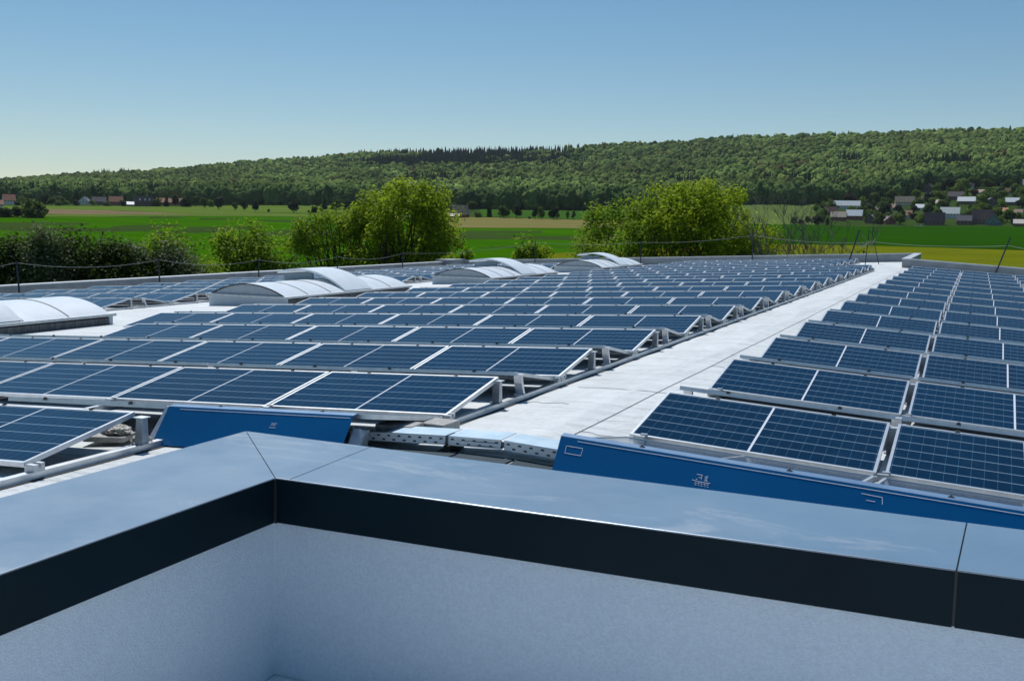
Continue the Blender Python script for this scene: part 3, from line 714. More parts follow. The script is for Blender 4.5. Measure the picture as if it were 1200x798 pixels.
def fieldmat(name, c1, c2, scale=.01, stretch=(1, 1, 1), rows=None):
    m = mat(name, c1, 1, 0, 0); g = G(m)
    mp = g.new('ShaderNodeMapping'); mp.inputs['Scale'].default_value = stretch; mp.inputs['Rotation'].default_value = (0, 0, R(-25)); g.L(g.coord('Object'), mp.inputs['Vector'])
    n1 = g.noise(scale, 8, .65, mp.outputs[0]); c = g.ramp(n1, [(.3, c1), (.7, c2)])
    n3 = g.ramp(g.noise(.9, 6, .75, g.coord('Object')), [(.3, (.72,)*3), (.7, (1.18,)*3)])
    x = g.new('ShaderNodeMix', data_type='RGBA', blend_type='MULTIPLY'); x.inputs[0].default_value = .8; g.L(c, x.inputs[6]); g.L(n3, x.inputs[7]); c = x.outputs[2]
    if rows:
        sp = g.new('ShaderNodeSeparateXYZ'); m2 = g.new('ShaderNodeMapping'); m2.inputs['Rotation'].default_value = (0, 0, R(rows[0])); g.L(g.coord('Object'), m2.inputs['Vector']); g.L(m2.outputs[0], sp.inputs[0])
        f = g.math('FRACT', g.math('DIVIDE', sp.outputs[0], rows[1])); ln = g.math('LESS_THAN', f, .035); c = g.mix(g.math('MULTIPLY', ln, .55), c, rows[2])
    g.base(c); g.bump(g.noise(2.5, 5, .8, g.coord('Object')), .6, .35); return m
GREEN = fieldmat('young wheat', (.030, .112, .0006), (.050, .160, .001), .012, (.35, 2.2, 1), (-62, 26, (.03, .06, .012)))
LGREEN = fieldmat('light meadow', (.085, .145, .022), (.13, .19, .035), .01, (.3, 2, 1))
TAN = fieldmat('bare soil', (.17, .125, .072), (.24, .18, .11), .01, (.3, 2, 1))
DRY = fieldmat('dry yellowish field', (.16, .155, .045), (.23, .20, .075), .01, (.3, 2.5, 1))
RAPE = fieldmat('fading rape', (.11, .135, .006), (.17, .185, .008), .02, (.5, 2.5, 1), (20, 38, (.07, .10, .015)))
HILLM = fieldmat('hill meadow', (.09, .14, .035), (.13, .175, .055), .01, (.4, 2, 1))
flev = [0]
def field(name, m, stations):
    """stations: (px, near distance, far distance)"""
    flev[0] += 1; off = .06+.05*flev[0]; V = []; F = []; nn = 14
    pxs = np.arange(stations[0][0], stations[-1][0]+1e-3, 15)
    for px in pxs:
        a = np.interp(px, [q[0] for q in stations], [q[1] for q in stations]); b = np.interp(px, [q[0] for q in stations], [q[2] for q in stations])
        for k in range(nn+1):
            q = a+(b-a)*k/nn; V.append(tuple(P3(px, q, off)))
    for i in range(len(pxs)-1):
        for k in range(nn): F.append((i*(nn+1)+k, (i+1)*(nn+1)+k, (i+1)*(nn+1)+k+1, i*(nn+1)+k+1))
    o = npmesh(name, V, F, m, smooth=True); tag(o, kind='structure'); return o
D = dist_for
def st(*rows): return [(px, D(px, y0) if y0 > 0 else -y0, D(px, y1)) for px, y0, y1 in rows]
field('green_field', GREEN, st((-400, -130, 252.5), (0, -130, 254.6), (150, -130, 254.8), (300, -130, 254), (400, -130, 254.5), (545, -130, 267.5), (700, -130, 268), (880, -130, 269)))
field('meadow_strip', LGREEN, st((-300, 254.8, 251.5), (0, 254.4, 250.8), (60, 254.4, 251.5), (130, 254.6, 251.0), (300, 253.8, 250), (430, 254.3, 250)))
field('bare_field', TAN, st((57, 251.2, 245.6), (100, 251.6, 246.0), (150, 251.4, 248.3), (230, 252.2, 251.8)))
field('far_meadow', LGREEN, st((-300, 246.5, 241.5), (0, 246, 241.8), (57, 245.6, 241.8), (140, 247.5, 242.2), (210, 251.5, 243), (300, 249.8, 240), (400, 249.8, 241), (480, 251, 241)))
field('dry_field', DRY, st((520, 267.5, 254.8), (600, 267.8, 256), (650, 268, 257.5), (720, 268.5, 259), (780, 269, 263)))
field('green_meadow', fieldmat('lush meadow', (.035, .10, .012), (.055, .13, .02), .01, (.4, 2, 1)), st((560, 254.6, 246), (640, 257, 246.5), (700, 258, 247), (800, 261, 247)))
field('hill_meadow', HILLM, st((860, 266, 236.5), (900, 266, 237.5), (960, 266, 239.5)))
field('village_meadow', fieldmat('dark young wheat', (.012, .060, .0008), (.024, .092, .0015), .012, (.35, 2.2, 1), (-30, 26, (.02, .05, .01))), st((820, 288, 262), (900, 287, 263.5), (960, 288, 264.6), (1060, 290.5, 265.6), (1200, 293.5, 266.4), (1500, 299, 266.4)))
field('rapeseed_field', RAPE, st((590, -150, 323), (618, -140, 303), (645, -130, 298), (700, -120, 295.5), (760, -120, 292), (880, -140, 288), (900, -140, 287), (1000, -140, 288.5), (1100, -140, 291.5), (1200, -140, 294.5), (1500, -140, 300)))
# ------------------------------------------------------------------ forest (one mass)
def ico(sub):
    bm = bmesh.new(); bmesh.ops.create_icosphere(bm, subdivisions=sub, radius=1); v = np.array([q.co[:] for q in bm.verts]); f = np.array([[x.index for x in p.verts] for p in bm.faces]); bm.free(); return v, f
def crown_variants(sub, k, amp, cone=False):
    out = []
    v0, f = ico(sub)
    for i in range(k):
        v = v0.copy()
        if cone:
            r = np.linalg.norm(v[:, :2], axis=1); h = (v[:, 2]+1)/2; rr = (1-h)*.62+.03; an = np.arctan2(v[:, 1], v[:, 0])
            jag = 1+amp*RNG.uniform(-1, 1, len(v)); v[:, 0] = np.cos(an)*rr*jag*np.minimum(1, r*3); v[:, 1] = np.sin(an)*rr*jag*np.minimum(1, r*3); v[:, 2] = h*2.2-1
        else:
            for q in range(len(v)):
                p = Vector(v0[q]); n1 = 1+noise.noise(p*1.6+Vector((i*7., 0, 0)))*amp*1.1+noise.noise(p*4.+Vector((i*5., 9, 0)))*amp*.9+RNG.uniform(-.5, .5)*amp*.45
                v[q] = v0[q]*n1
            v[:, 2] = np.where(v[:, 2] < -.5, v[:, 2]*.95, v[:, 2])
        out.append(v)
    return out, f
VA, FA = crown_variants(3, 10, .30); VN, FN = crown_variants(4, 6, .34); VC, FC = crown_variants(3, 5, .3, True)
def forest():
    Vs = []; Fs = []; Ts = []; off = 0
    def addtree(x, y, z, r, h, tint, kind):
        nonlocal off
        if kind == 'c': vs, f = VC[RNG.integers(5)], FC
        elif kind == 'n': vs, f = VN[RNG.integers(6)], FN
        else: vs, f = VA[RNG.integers(10)], FA
        a = RNG.uniform(0, 6.28); c, s_ = math.cos(a), math.sin(a)
        v = vs*np.array([r, r, h/2]); v = np.stack([v[:, 0]*c-v[:, 1]*s_+x, v[:, 0]*s_+v[:, 1]*c+y, v[:, 2]+z+h*.46], 1)
        Vs.append(v); Fs.append(f+off); off += len(v); t = np.empty((len(v), 4)); t[:] = (*tint, 1); Ts.append(t*np.concatenate([RNG.uniform(.88, 1.12, (len(v), 1)).repeat(3, 1), np.ones((len(v), 1))], 1))
    def tintof(x, y, az, d):
        n1 = noise.noise(Vector((x*.004, y*.004, 0))); n2 = noise.noise(Vector((x*.011, y*.011, 5)))
        con = (n1*.7+n2*.6)
        px = px_of(az)
        con_t = .34
        if d > 2500 and 400 < px < 760: con += .75*(1-abs(px-560)/200)      # spruce crest
        kind = 'c' if con+RNG.uniform(-.12, .12) > con_t else 'a'
        if kind == 'c': t = (.032, .064, .034)
        else:
            k = RNG.random(); k2 = .5+.5*n2*1.4
            base = np.array((.075, .130, .036))*(1-k)+np.array((.220, .290, .080))*k
            base = base*(.45+.75*k2)*(.75+.5*(.5+.5*noise.noise(Vector((x*.0023, y*.0023, 9)))*1.6)); t = tuple(base)
            if RNG.random() < .04: t = (.085, .075, .03)
        return kind, t
    N = 26000
    for i in range(N):
        px = RNG.uniform(-140, 1360); az = az_of(px); _, dF, eF, dR, eR = row_at(px)
        d = dF+(dR+160-dF)*RNG.random()**.95; x, y = XYaz(az, d)
        kind, t = tintof(x, y, az, d); sc = 1+.35*(d-dF)/(dR-dF)
        r = (4.2+5.2*RNG.random()**1.6)*sc; h = RNG.uniform(14, 26)*(1 if kind != 'c' else 1.12)
        if kind == 'c': r *= .8
        addtree(x, y, ground_z(az, d)-2, r, h, t, kind)
    # denser wood edge facing the fields
    for i in range(1300):
        px = RNG.uniform(-140, 1360); az = az_of(px); dF = row_at(px)[1]; d = dF+RNG.uniform(-25, 45)+22*noise.noise(Vector((px*.02, 0, 0)))
        x, y = XYaz(az, d); k = RNG.random(); t = tuple(np.array((.045, .080, .028))*(1-k)+np.array((.120, .175, .050))*k)
        addtree(x, y, ground_z(az, d)-2, RNG.uniform(6, 11), RNG.uniform(18, 27), t, 'n')
    o = npmesh('forest', np.concatenate(Vs), np.concatenate(Fs), MT['forest'], tint=np.concatenate(Ts)); tag(o, 'dense mixed forest covering the whole hillside behind the fields', 'forest', None, 'stuff')
forest()
# ------------------------------------------------------------------ small far trees (leaf clump crowns), each a thing
def leafcloud(n, lobes, size, seed, flat=.0):
    rg = np.random.default_rng(seed); V = np.empty((n*4, 3)); li = rg.choice(len(lobes), n, p=np.array([l[3]**2 for l in lobes])/sum(l[3]**2 for l in lobes))
    L_ = np.array(lobes); c = L_[li, :3]; r = L_[li, 3]
    dirv = rg.normal(size=(n, 3)); dirv /= np.linalg.norm(dirv, axis=1)[:, None]
    rad = rg.uniform(.55, 1.0, n)**.6; 
    p = c+dirv*(r*rad)[:, None]*np.array([1, 1, .92])
    nn = dirv+rg.normal(size=(n, 3))*.7+np.array([0, 0, .35]); nn /= np.linalg.norm(nn, axis=1)[:, None]
    a = np.cross(nn, rg.normal(size=(n, 3))); a /= np.linalg.norm(a, axis=1)[:, None]; b = np.cross(nn, a)
    s = size*rg.uniform(.6, 1.35, n)[:, None]
    V[0::4] = p-a*s*.5; V[1::4] = p-b*s*.36+nn*s*.1; V[2::4] = p+a*s*.55; V[3::4] = p+b*s*.36+nn*s*.1
    return V, np.arange(n*4).reshape(n, 4)
def small_tree_proto(kind, seed):
    rg = random.Random(seed); lobes = []
    if kind == 'round':
        for k in range(12):
            a = rg.uniform(0, 6.28); rr = rg.uniform(0, .30); lobes.append((math.cos(a)*rr, math.sin(a)*rr, rg.uniform(.34, .78), rg.uniform(.18, .27)))
        tr0 = .22
    elif kind == 'bush':
        for k in range(14):
            a = rg.uniform(0, 6.28); rr = rg.uniform(0, .36); lobes.append((math.cos(a)*rr, math.sin(a)*rr, rg.uniform(.10, .76), rg.uniform(.17, .28)))
        tr0 = .1
    elif kind == 'tall':
        for k in range(14):
            h = rg.uniform(.12, .88); a = rg.uniform(0, 6.28); rr = rg.uniform(0, .16); lobes.append((math.cos(a)*rr, math.sin(a)*rr, h, .22*(1.15-h)+.06))
        tr0 = .2
    e = empty('tree', (0, 0, -80))
    tb = MB().tube([(0, 0, -.03), (.01, 0, tr0), (.0, .01, .62)], [.035, .026, .012], 6).build('trunk', MT['bark'], e)
    V, F = leafcloud(1500, lobes, .105, seed); cr = npmesh('crown', V, F, MT['far'], e)
    kids(e); return e
PROT = {(k, i): small_tree_proto(k, 11*i+ord(k[0])) for k in ('round', 'bush', 'tall') for i in range(3)}
usedp = set(); crownmesh = {}
TREES = []
def small_tree(kind, px, ybase, ytop, wpx, m, label, group=None, d=None, name='tree'):
    d = d or D(px, ybase); key = (kind, RNG.integers(3)); pr = PROT[(key[0], int(key[1]))]
    o = copy_tree(pr) if key[0]+str(key[1]) in usedp else pr
    usedp.add(key[0]+str(key[1]))
    h = (ybase-ytop)*KD(px, d); wd = wpx*KD(px, d); p = P3(px, d); o.location = p; o.scale = (wd/.98, wd/.98, h/.98); o.rotation_euler = (0, 0, RNG.uniform(0, 6.28))
    o.name = name
    for c in o.children:
        if c.name.startswith('crown'):
            k2 = (c.data.name, m)
            if k2 not in crownmesh:
                me = c.data.copy(); me.materials.clear(); me.materials.append(MT[m]); crownmesh[k2] = me
            c.data = crownmesh[k2]
    tag(o, label, 'tree' if name != 'bush' else 'bush', group); TREES.append((o, px, ybase, ytop)); return o

# field trees: (kind, px, base row, top row, width px, material, label)
AV = 'trees along the far field edge'
for kind, px, yb, yt, wd, m, lab, g in [
    ('tall', 195.3, 242.8, 230, 8, 'far_dark', 'dark oval tree right of the long orange farm roof, first of the row', AV),
    ('round', 206, 241.5, 229, 10, 'far_dark', 'dark round tree, second of the row right of the orange farm roof', AV),
    ('bush', 217, 243, 229, 14, 'far_dark', 'widest dark bushy tree of the row right of the orange farm roof', AV),
    ('round', 229, 242.5, 230, 10, 'far', 'green round tree, fourth of the far row at left', AV),
    ('round', 239.5, 244.5, 232, 11, 'far', 'green round tree, fifth of the far row at left', AV),
    ('bush', 247, 243, 233, 9, 'far_light', 'paler bushy tree between two round trees of the far left row', AV),
    ('round', 256, 246, 231, 15, 'far_dark', 'broad dark tree with low skirt, sixth of the far left row', AV),
    ('round', 275, 247, 237, 8, 'far', 'small round tree standing alone on the light strip left of the grey barn', AV),
    ('round', 285.5, 247.5, 234, 10, 'far_dark', 'dark round tree just left of the grey barn', AV),
    ('round', 299, 248, 235, 10, 'far_dark', 'dark round tree in front of the grey barn', AV),
    ('bush', 314, 249, 244.5, 4, 'far', 'tiny bush alone on the meadow below the grey barn', AV),
    ('round', 343, 249.6, 233, 16, 'far_dark', 'broad dark double tree alone on the meadow right of the grey barn', AV),
    ('bush', 361, 249.6, 246, 4, 'far_dark', 'tiny dark shrub between the double tree and the oval trees', AV),
    ('tall', 368, 250, 235, 11, 'far_dark', 'dark oval tree left of the tall central tree', AV),
    ('tall', 378.7, 248.5, 233, 11, 'far_dark', 'dark pointed tree, second left of the tall central tree', AV),
    ('round', 392.7, 249, 234, 13, 'far', 'round green tree nearest left of the tall central tree', AV),
    ('round', 405, 249, 235, 10, 'far_dark', 'dark round tree partly behind the tall central tree', AV),
    ('round', 358.7, 239, 221, 14, 'far_light', 'large pale round tree above the meadow at the wood edge', AV),
    ('bush', 332, 240, 231, 10, 'far_light', 'pale bush right of the grey barn at the wood edge', AV),
    ('round', 528, 246.5, 238, 12, 'far', 'round tree behind the left gable of the lone brown-roofed house', AV),
    ('round', 550.7, 246.5, 236, 16, 'far', 'broad tree behind the right gable of the lone brown-roofed house', AV),
    ('bush', 557.5, 255.3, 247, 11, 'far_light', 'pale green bush beside the lone brown-roofed house', AV),
    ('tall', 571, 255, 241, 11, 'far_dark', 'dark tree right of the pale bush and the lone house', AV),
    ('round', 588, 256, 241, 16, 'far', 'wide spreading tree on the green meadow, right of the lone house', AV),
    ('round', 602.7, 256.6, 241, 14, 'far_dark', 'dark tree second right of the wide spreading meadow tree', AV),
    ('bush', 618, 257, 253.5, 4, 'far_dark', 'tiny dark bush on the far edge of the dry field', AV),
    ('round', 624.5, 257.7, 243, 9, 'far_dark', 'slim dark tree of the pair near the middle of the photo', AV),
    ('round', 631.5, 257.7, 242, 9, 'far_light', 'reddish green slim tree of the pair near the middle', AV),
    ('round', 646, 258, 242, 14, 'far_dark', 'dark ball-shaped tree at the far edge of the dry field', AV),
    ('round', 662, 258, 247, 6, 'far_light', 'small light sapling right of the ball-shaped tree', AV),
    ('round', 669, 258, 247.5, 6, 'far', 'second small sapling right of the ball-shaped tree', AV),
    ('round', 691, 259.5, 246, 6, 'far', 'small thin tree left of the big yellow green tree', AV),
    ('bush', 41.5, 255.6, 230.5, 31, 'far', 'big rounded willow standing alone in the green field at left', None),
    ('bush', 20, 255, 241.5, 16, 'far_dark', 'dark shrub left of the big rounded willow', 'shrubs left of the willow'),
    ('bush', 5, 255, 241.0, 20, 'far_dark', 'dark shrub cut by the left photo edge in the green field', 'shrubs left of the willow')]:
    small_tree(kind, px, yb, yt, wd, m, lab, g)
# ------------------------------------------------------------------ houses
ROOFC = {}
def rm(c):
    if c not in ROOFC: ROOFC[c] = noisy('roof tiles', tuple(min(.8, x*1.25) for x in c), tuple(min(.85, x*1.75) for x in c), .6, .48, 0, .3, 6, spec=.5)
    return ROOFC[c]
WHT, BRN, BRK, CRM = (.74, .73, .70), (.20, .15, .12), (.30, .13, .09), (.66, .58, .46)
winm = mat('window glass', (.02, .025, .03), .1)
HOUSES = []
def house(px, ytop, ybase, wpx, roofc, wallc, label, ang=0, depth=None, roof_frac=.55, gable=False, hip=False, group=None, cat='house', name='house', windows=True, dorm=False, d=None):
    d = d or D(px, ybase); az = az_of(px); p = P3(px, d); k = KD(px, d)
    wd = max(4, wpx*k); h = max(3.5, (ybase-ytop)*k); dep = depth or min(wd, 10)*.85
    hw = h*(1-roof_frac); rh = h-hw
    e = empty(name, p, -az+R(ang), label, cat, group)
    wm_ = noisy('house wall', tuple(x*.9 for x in wallc), wallc, .8, .85)
    x, y = wd/2-.4, dep/2
    walls = MB()
    if gable:   # gable end faces the camera, ridge runs away
        walls.prism([(-x, -2), (x, -2), (x, hw), (0, hw+rh*.96), (-x, hw)], 'y', -y, y)
        r_ = MB()
        for sgn in (-1, 1):
            a = (sgn*(x+.4), hw-rh*.4/max(x, 1)); r_.prism([(0, hw+rh), a, (a[0], a[1]+.25), (0, hw+rh+.28)], 'y', -y-.5, y+.5)
    else:
        walls.prism([(-y, -2), (y, -2), (y, hw), (0, hw+rh*.96), (-y, hw)], 'x', -x, x)
        r_ = MB()
        for sgn in (-1, 1):
            a = (sgn*(y+.5), hw-rh*.5/max(y, 1)); r_.prism([(0, hw+rh), a, (a[0], a[1]+.25), (0, hw+rh+.28)], 'x', -x-.4, x+.4)
    walls.build('wall', wm_, e); rf = r_.build('roof', rm(roofc), e)
    MB().box(x*.3-.35, x*.3+.35, .3, 1.0, hw+rh*.7, hw+rh+.9).build('chimney', rm((.18, .09, .07)), rf)
    if windows:
        n = max(2, int(wd/3.2)); 
        for q in range(n):
            cx = -x+(q+.5)*2*x/n; f = MB().box(cx-.6, cx+.6, -y-.06, -y+.02, max(.6, hw-1.9), hw-.5).build('window', winm, e)
        if gable: MB().box(-.6, .6, -y-.06, -y+.02, hw+.5, hw+1.7).build('window', winm, e)
    if dorm:
        for cx in (-.4*x, .15*x, .6*x):
            MB().box(cx-.8, cx+.8, -y*.75, -y*.15, hw+rh*.22, hw+rh*.62).build('dormer', noisy('dormer white', WHT, WHT, 1), rf)
    HOUSES.append((px, label)); return e
G_ = 'houses of the village at right'; GL = 'houses beyond the fields at left'
ORG, TANR, DBR, GRY, PAL_GLARE, RED, TEAL = (.40,.15,.08), (.36,.25,.18), (.095,.052,.042), (.09,.095,.11), (.72,.68,.62), (.14,.06,.045), (.16,.26,.26)  # the pale roof colour stands for sun glare on tiles
house(12, 228.5, 240, 14, ORG, WHT, 'small white house with orange roof near the left photo edge', 10, group=GL)
house(1, 235, 243, 9, ORG, WHT, 'low orange-roofed house cut by the left photo edge', 0, group=GL)
house(84, 229, 239, 9, (.14, .09, .07), BRN, 'brown gabled house behind the yellow bushes at left', 0, gable=True, group=GL)
house(100.5, 231.5, 240, 12, GRY, WHT, 'dark grey roofed house with white gable at left', -30, gable=True, group=GL)
house(117, 231.5, 240.5, 16, (.075, .06, .065), BRN, 'low dark roofed house left of the orange one', 0, group=GL)
house(136.5, 231, 241, 16, ORG, BRK, 'house with bright orange hipped roof, middle of the left hamlet', 5, group=GL)
house(153, 237, 242.3, 9, (.60, .58, .56), BRN, 'low shed with pinkish white roof beside the dark brown house', 0, windows=False, group=GL, cat='shed', name='shed')
house(168.5, 230.5, 242.3, 22, (.105, .062, .052), BRN, 'large dark brown house with small white dormers at left', 8, dorm=True, roof_frac=.6, group=GL)
house(199, 225.5, 233.5, 30, ORG, BRK, 'long farm building with orange roof above the tree row', -4, d=1420, group=GL)
house(217, 226.5, 234, 9, (.55, .42, .36), WHT, 'small pale roofed annex right of the long orange farm roof', 0, d=1400, group=GL, windows=False)
house(296, 227.8, 238, 14, GRY, BRK, 'grey roofed barn at the wood edge left of the double tree', 0, group=GL, cat='barn', name='barn')
house(308, 228.5, 238, 12, (.15, .08, .075), BRK, 'brown roofed barn joined to the right of the grey barn', 0, group=GL, cat='barn', name='barn')
house(307, 233.5, 240.3, 27, (.42, .40, .38), WHT, 'long low pale shed in front of the two barns', 0, roof_frac=.4, group=GL, cat='shed', name='shed')
house(536, 241, 255.5, 21, (.27, .175, .145), BRK, 'lone farmhouse with pinkish brown roof at the dry field edge', 28, depth=9, roof_frac=.68)
house(530, 250.5, 255.3, 14, DBR, BRN, 'low dark shed in front of the lone farmhouse', 0, windows=False, cat='shed', name='shed', d=D(530, 255.8))
V_ = [  # near-white roof colours hold the sun glare off the tiles
 (986, 236, 245.5, 31, PAL_GLARE, WHT, 'long farmhouse with greyish glare-white roof at the left village end', -6, {}),
 (997, 231.5, 237, 13, (.15, .10, .08), BRN, 'brown roofed house behind the long glare-white roof', 0, {}),
 (968, 243, 252.5, 16, DBR, BRK, 'dark brown house at the left end of the village', 12, {}),
 (977, 248.5, 259, 18, (.36, .29, .22), BRK, 'reddish house with pale roof, lower left of the village', 0, {}),
 (995.5, 246.5, 258, 19, (.74, .70, .64), BRK, 'brick house with glare-white roof beside the lower left one', -8, {}),
 (1053, 231, 242, 22, (.32, .23, .16), CRM, 'long tan roofed house with cream wall, mid village', 5, {}),
 (1036, 253.5, 263, 13, (.13, .09, .09), BRK, 'small dark gabled house with reddish wall near the green field', 20, dict(gable=True)),
 (1016, 252, 262, 13, (.20, .22, .21), BRN, 'greyish green gabled house between trees left of centre village', -15, dict(gable=True)),
 (1058, 247, 257, 9, (.45, .24, .13), CRM, 'narrow house with orange pink front among trees', 0, {}),
 (1089, 249.5, 264, 23, (.115, .062, .052), BRN, 'big dark brown roofed house with low eaves at the field edge', 0, dict(roof_frac=.7)),
 (1106.5, 243.5, 256, 22, (.74, .66, .50), WHT, 'white house with cream roof and chimney, mid village', -6, {}),
 (1123.5, 252.8, 263.5, 17, (.075, .07, .08), BRN, 'dark grey roofed house between the brown roof and the reddish one', 0, {}),
 (1144, 246.5, 263, 24, (.17, .085, .065), BRN, 'tall reddish brown house left of the teal gable', 3, dict(roof_frac=.62)),
 (1157.5, 251.5, 264, 18, TEAL, TEAL, 'house with pale teal gable front at the field edge', 0, dict(gable=True, roof_frac=.75)),
 (1125, 231.5, 240, 20, (.78, .76, .72), BRN, 'house with bright glare-white roof above the cream roof', -8, {}),
 (1153, 232.5, 242, 16, (.085, .085, .095), BRN, 'dark slate roofed house right of the bright glare-white roof', 15, dict(gable=True)),
 (1178, 232.5, 241, 15, (.76, .74, .70), BRN, 'glare-white roofed low house near the right photo edge', 0, {}),
 (1158, 203.8, 217.5, 14, (.50, .36, .30), WHT, 'white house with pinkish roof highest on the slope below the forest', 0, {}),
 (1195, 211.5, 222, 12, (.36, .38, .40), (.32, .33, .35), 'grey hipped house high on the slope at the right photo edge', 0, {}),
 (1187, 257.5, 265.5, 12, (.46, .40, .35), BRK, 'low shed with pale roof at the field edge on the far right', 0, dict(windows=False)),
 (1112, 225.5, 235, 18, (.13, .10, .09), BRN, 'brown grey roofed house on the slope above mid village', 0, {}),
 (1128, 215.5, 221.5, 9, (.44, .29, .24), WHT, 'small pinkish roofed house high on the slope', 0, {}),
 (1081, 216.5, 226, 12, (.055, .06, .07), BRN, 'dark gabled house at the forest edge above the village', -20, dict(gable=True)),
 (1021, 242, 249, 9, TANR, CRM, 'small tan roofed house between trees right of the greyish glare-white roof', 10, {}),
 (1039, 240, 247, 9, RED, WHT, 'small red roofed white house left of the long tan roof', -10, {}),
 (1071, 240, 247, 10, PAL_GLARE, WHT, 'little pale roofed house uphill of the big dark brown roof', 0, {}),
 (1076, 231, 237, 9, RED, CRM, 'little red roofed house below the dark gabled house', 12, {}),
 (1094, 235, 241.5, 9, TANR, WHT, 'small tan roofed house above the cream roof', -12, {}),
 (1140, 223, 229, 9, TANR, CRM, 'small tan roofed house right of the small pinkish roof', 0, {}),
 (1172, 222, 229, 10, RED, WHT, 'red roofed white house on the slope below the highest house', 8, {}),
 (1168, 244, 251, 11, ORG, CRM, 'orange roofed house behind the teal gable', 0, {}),
 (1186, 246, 253, 10, RED, WHT, 'red roofed house above the low shed on the far right', -8, {}),
 (1197, 223, 232, 10, DBR, BRN, 'dark brown house at the right photo edge under the grey one', 0, {})]
for px, yt, yb, wpx, rc, wc, lab, an, kw in V_: house(px, yt, yb, wpx, rc, wc, lab, an, group=G_, **kw)
# parked cars at the field edge
def car(px, yb, label, colr, ang):
    d = D(px, yb); p = P3(px, d); e = empty('parked_car', p, R(ang), label, 'car', 'cars parked at the village edge')
    m = mat('car paint', colr, .3, 0, .5, .5)
    b = MB().prism([(-2.1, .35), (2.1, .35), (2.15, .75), (1.2, .92), (-1.95, .95), (-2.15, .8)], 'y', -.85, .85).build('body', m, e, bevel=.04)
    MB().prism([(-1.7, .951), (.95, .925), (.35, 1.42), (-1.3, 1.45)], 'y', -.74, .74).build('cabin', winm, e, bevel=.03)
    for x in (-1.35, 1.35):
        for y in (-.8, .8): MB().tube([(x, y-.1, .33), (x, y+.1, .33)], .33, 12).build('wheel', MT['black'], e)
car(1070, 265.4, 'white parked car left of the big dark brown roof, at the green field', (.7, .71, .72), 12)
car(1075.5, 265.6, 'white parked car right of another white one at the green field edge', (.72, .72, .7), -160)
car(1050, 264.9, 'grey parked car before the narrow orange pink house', (.35, .37, .4), 5)
# village and hamlet trees
vt = random.Random(5); used_lab = {}
def near_house(px, yb):
    best = min(((abs(px-v[0])+.9*abs(yb-v[2]), v) for v in V_), key=lambda t: t[0])[1]; return best
spots = []
for k in range(4000):
    if len(spots) >= 150: break
    px = vt.uniform(950, 1215); yb = 264.4-(vt.random()**1.25)*52
    if px < 1060 and yb < 236: continue
    if px < 1010 and yb < 243 and px < 965: continue
    if px > 1060 and yb < 219: continue
    if any(abs(px-v[0]) < v[3]*.5 and -1 < yb-v[2] < 10 for v in V_): continue
    if any(math.hypot(px-q[0], (yb-q[1])*1.8) < 5.6 for q in spots): continue
    spots.append((px, yb))
spots += [(926, 262.5), (934, 263.5), (942, 262), (951, 263.6), (957, 261)]
spots.sort(key=lambda q: q[1])
labels = {}
for i, (px, yb) in enumerate(spots):
    kind = vt.choice(['round', 'round', 'bush', 'bush', 'tall']); h = vt.uniform(8, 16)*(1 if px > 960 else .75); wd = h*vt.uniform(.95, 1.35)*(.6 if kind == 'tall' else 1)
    m = vt.choice(['far', 'far', 'far_light', 'far_light', 'far_dark'])
    if i in (20, 55): m = 'far_red'
    tone = {'far': 'green', 'far_light': 'light green', 'far_dark': 'dark green', 'far_red': 'dark red'}[m]
    kk = {'round': 'round', 'bush': 'bushy', 'tall': 'slim'}[kind]
    v = near_house(px, yb); short = ' '.join(v[6].split()[:6])
    rel = 'left of' if px < v[0]-v[3]*.3 else ('right of' if px > v[0]+v[3]*.3 else ('in front of' if yb > v[2] else 'behind'))
    lab = f'{kk} {tone} tree {rel} the {short}'
    labels.setdefault(lab, []).append((kind, px, yb, h, wd, m))
for lab, L_ in labels.items():
    L_.sort(key=lambda t: t[1])
    for q, (kind, px, yb, h, wd, m) in enumerate(L_):
        l2 = lab if len(L_) == 1 else lab+f', {ORD[q+1]} from left'
        small_tree(kind, px, yb, yb-h, wd, m, l2, 'trees of the village at right')
hm = [(62, 241.5, 9, 15, 'far'), (72, 240.5, 12, 15, 'far'), (55, 240, 14, 12, 'far_dark'), (28, 239, 10, 13, 'far'), (22, 241.5, 6, 9, 'far_dark'), (69, 241.5, 6, 8, 'far_light'), (79, 241.5, 6, 10, 'far_light'), (90, 241.8, 8, 10, 'far_dark'), (109, 242, 7, 10, 'far_light'), (127, 242, 6, 11, 'far'), (145, 242.2, 8, 8, 'far_dark'), (183, 242.5, 11, 12, 'far'), (3, 237, 14, 12, 'far'), (40, 238, 12, 10, 'far_light'), (48, 238, 13, 9, 'far'), (95, 238, 10, 10, 'far'), (160, 238, 9, 10, 'far_light'), (176, 236, 10, 12, 'far')]
for k, (px, yb, h, wd, m) in enumerate(sorted(hm)):
    tone = {'far': 'green', 'far_light': 'light green', 'far_dark': 'dark green'}[m]
    small_tree('bush' if k % 3 else 'round', px, yb, yb-h, wd, m, f'{tone} tree among the houses of the left hamlet, {ORD[k+1]} from left', 'trees of the left hamlet')
for key, pr in PROT.items():
    if key[0]+str(key[1]) not in usedp:
        for c in list(pr.children): bpy.data.objects.remove(c)
        bpy.data.objects.remove(pr)
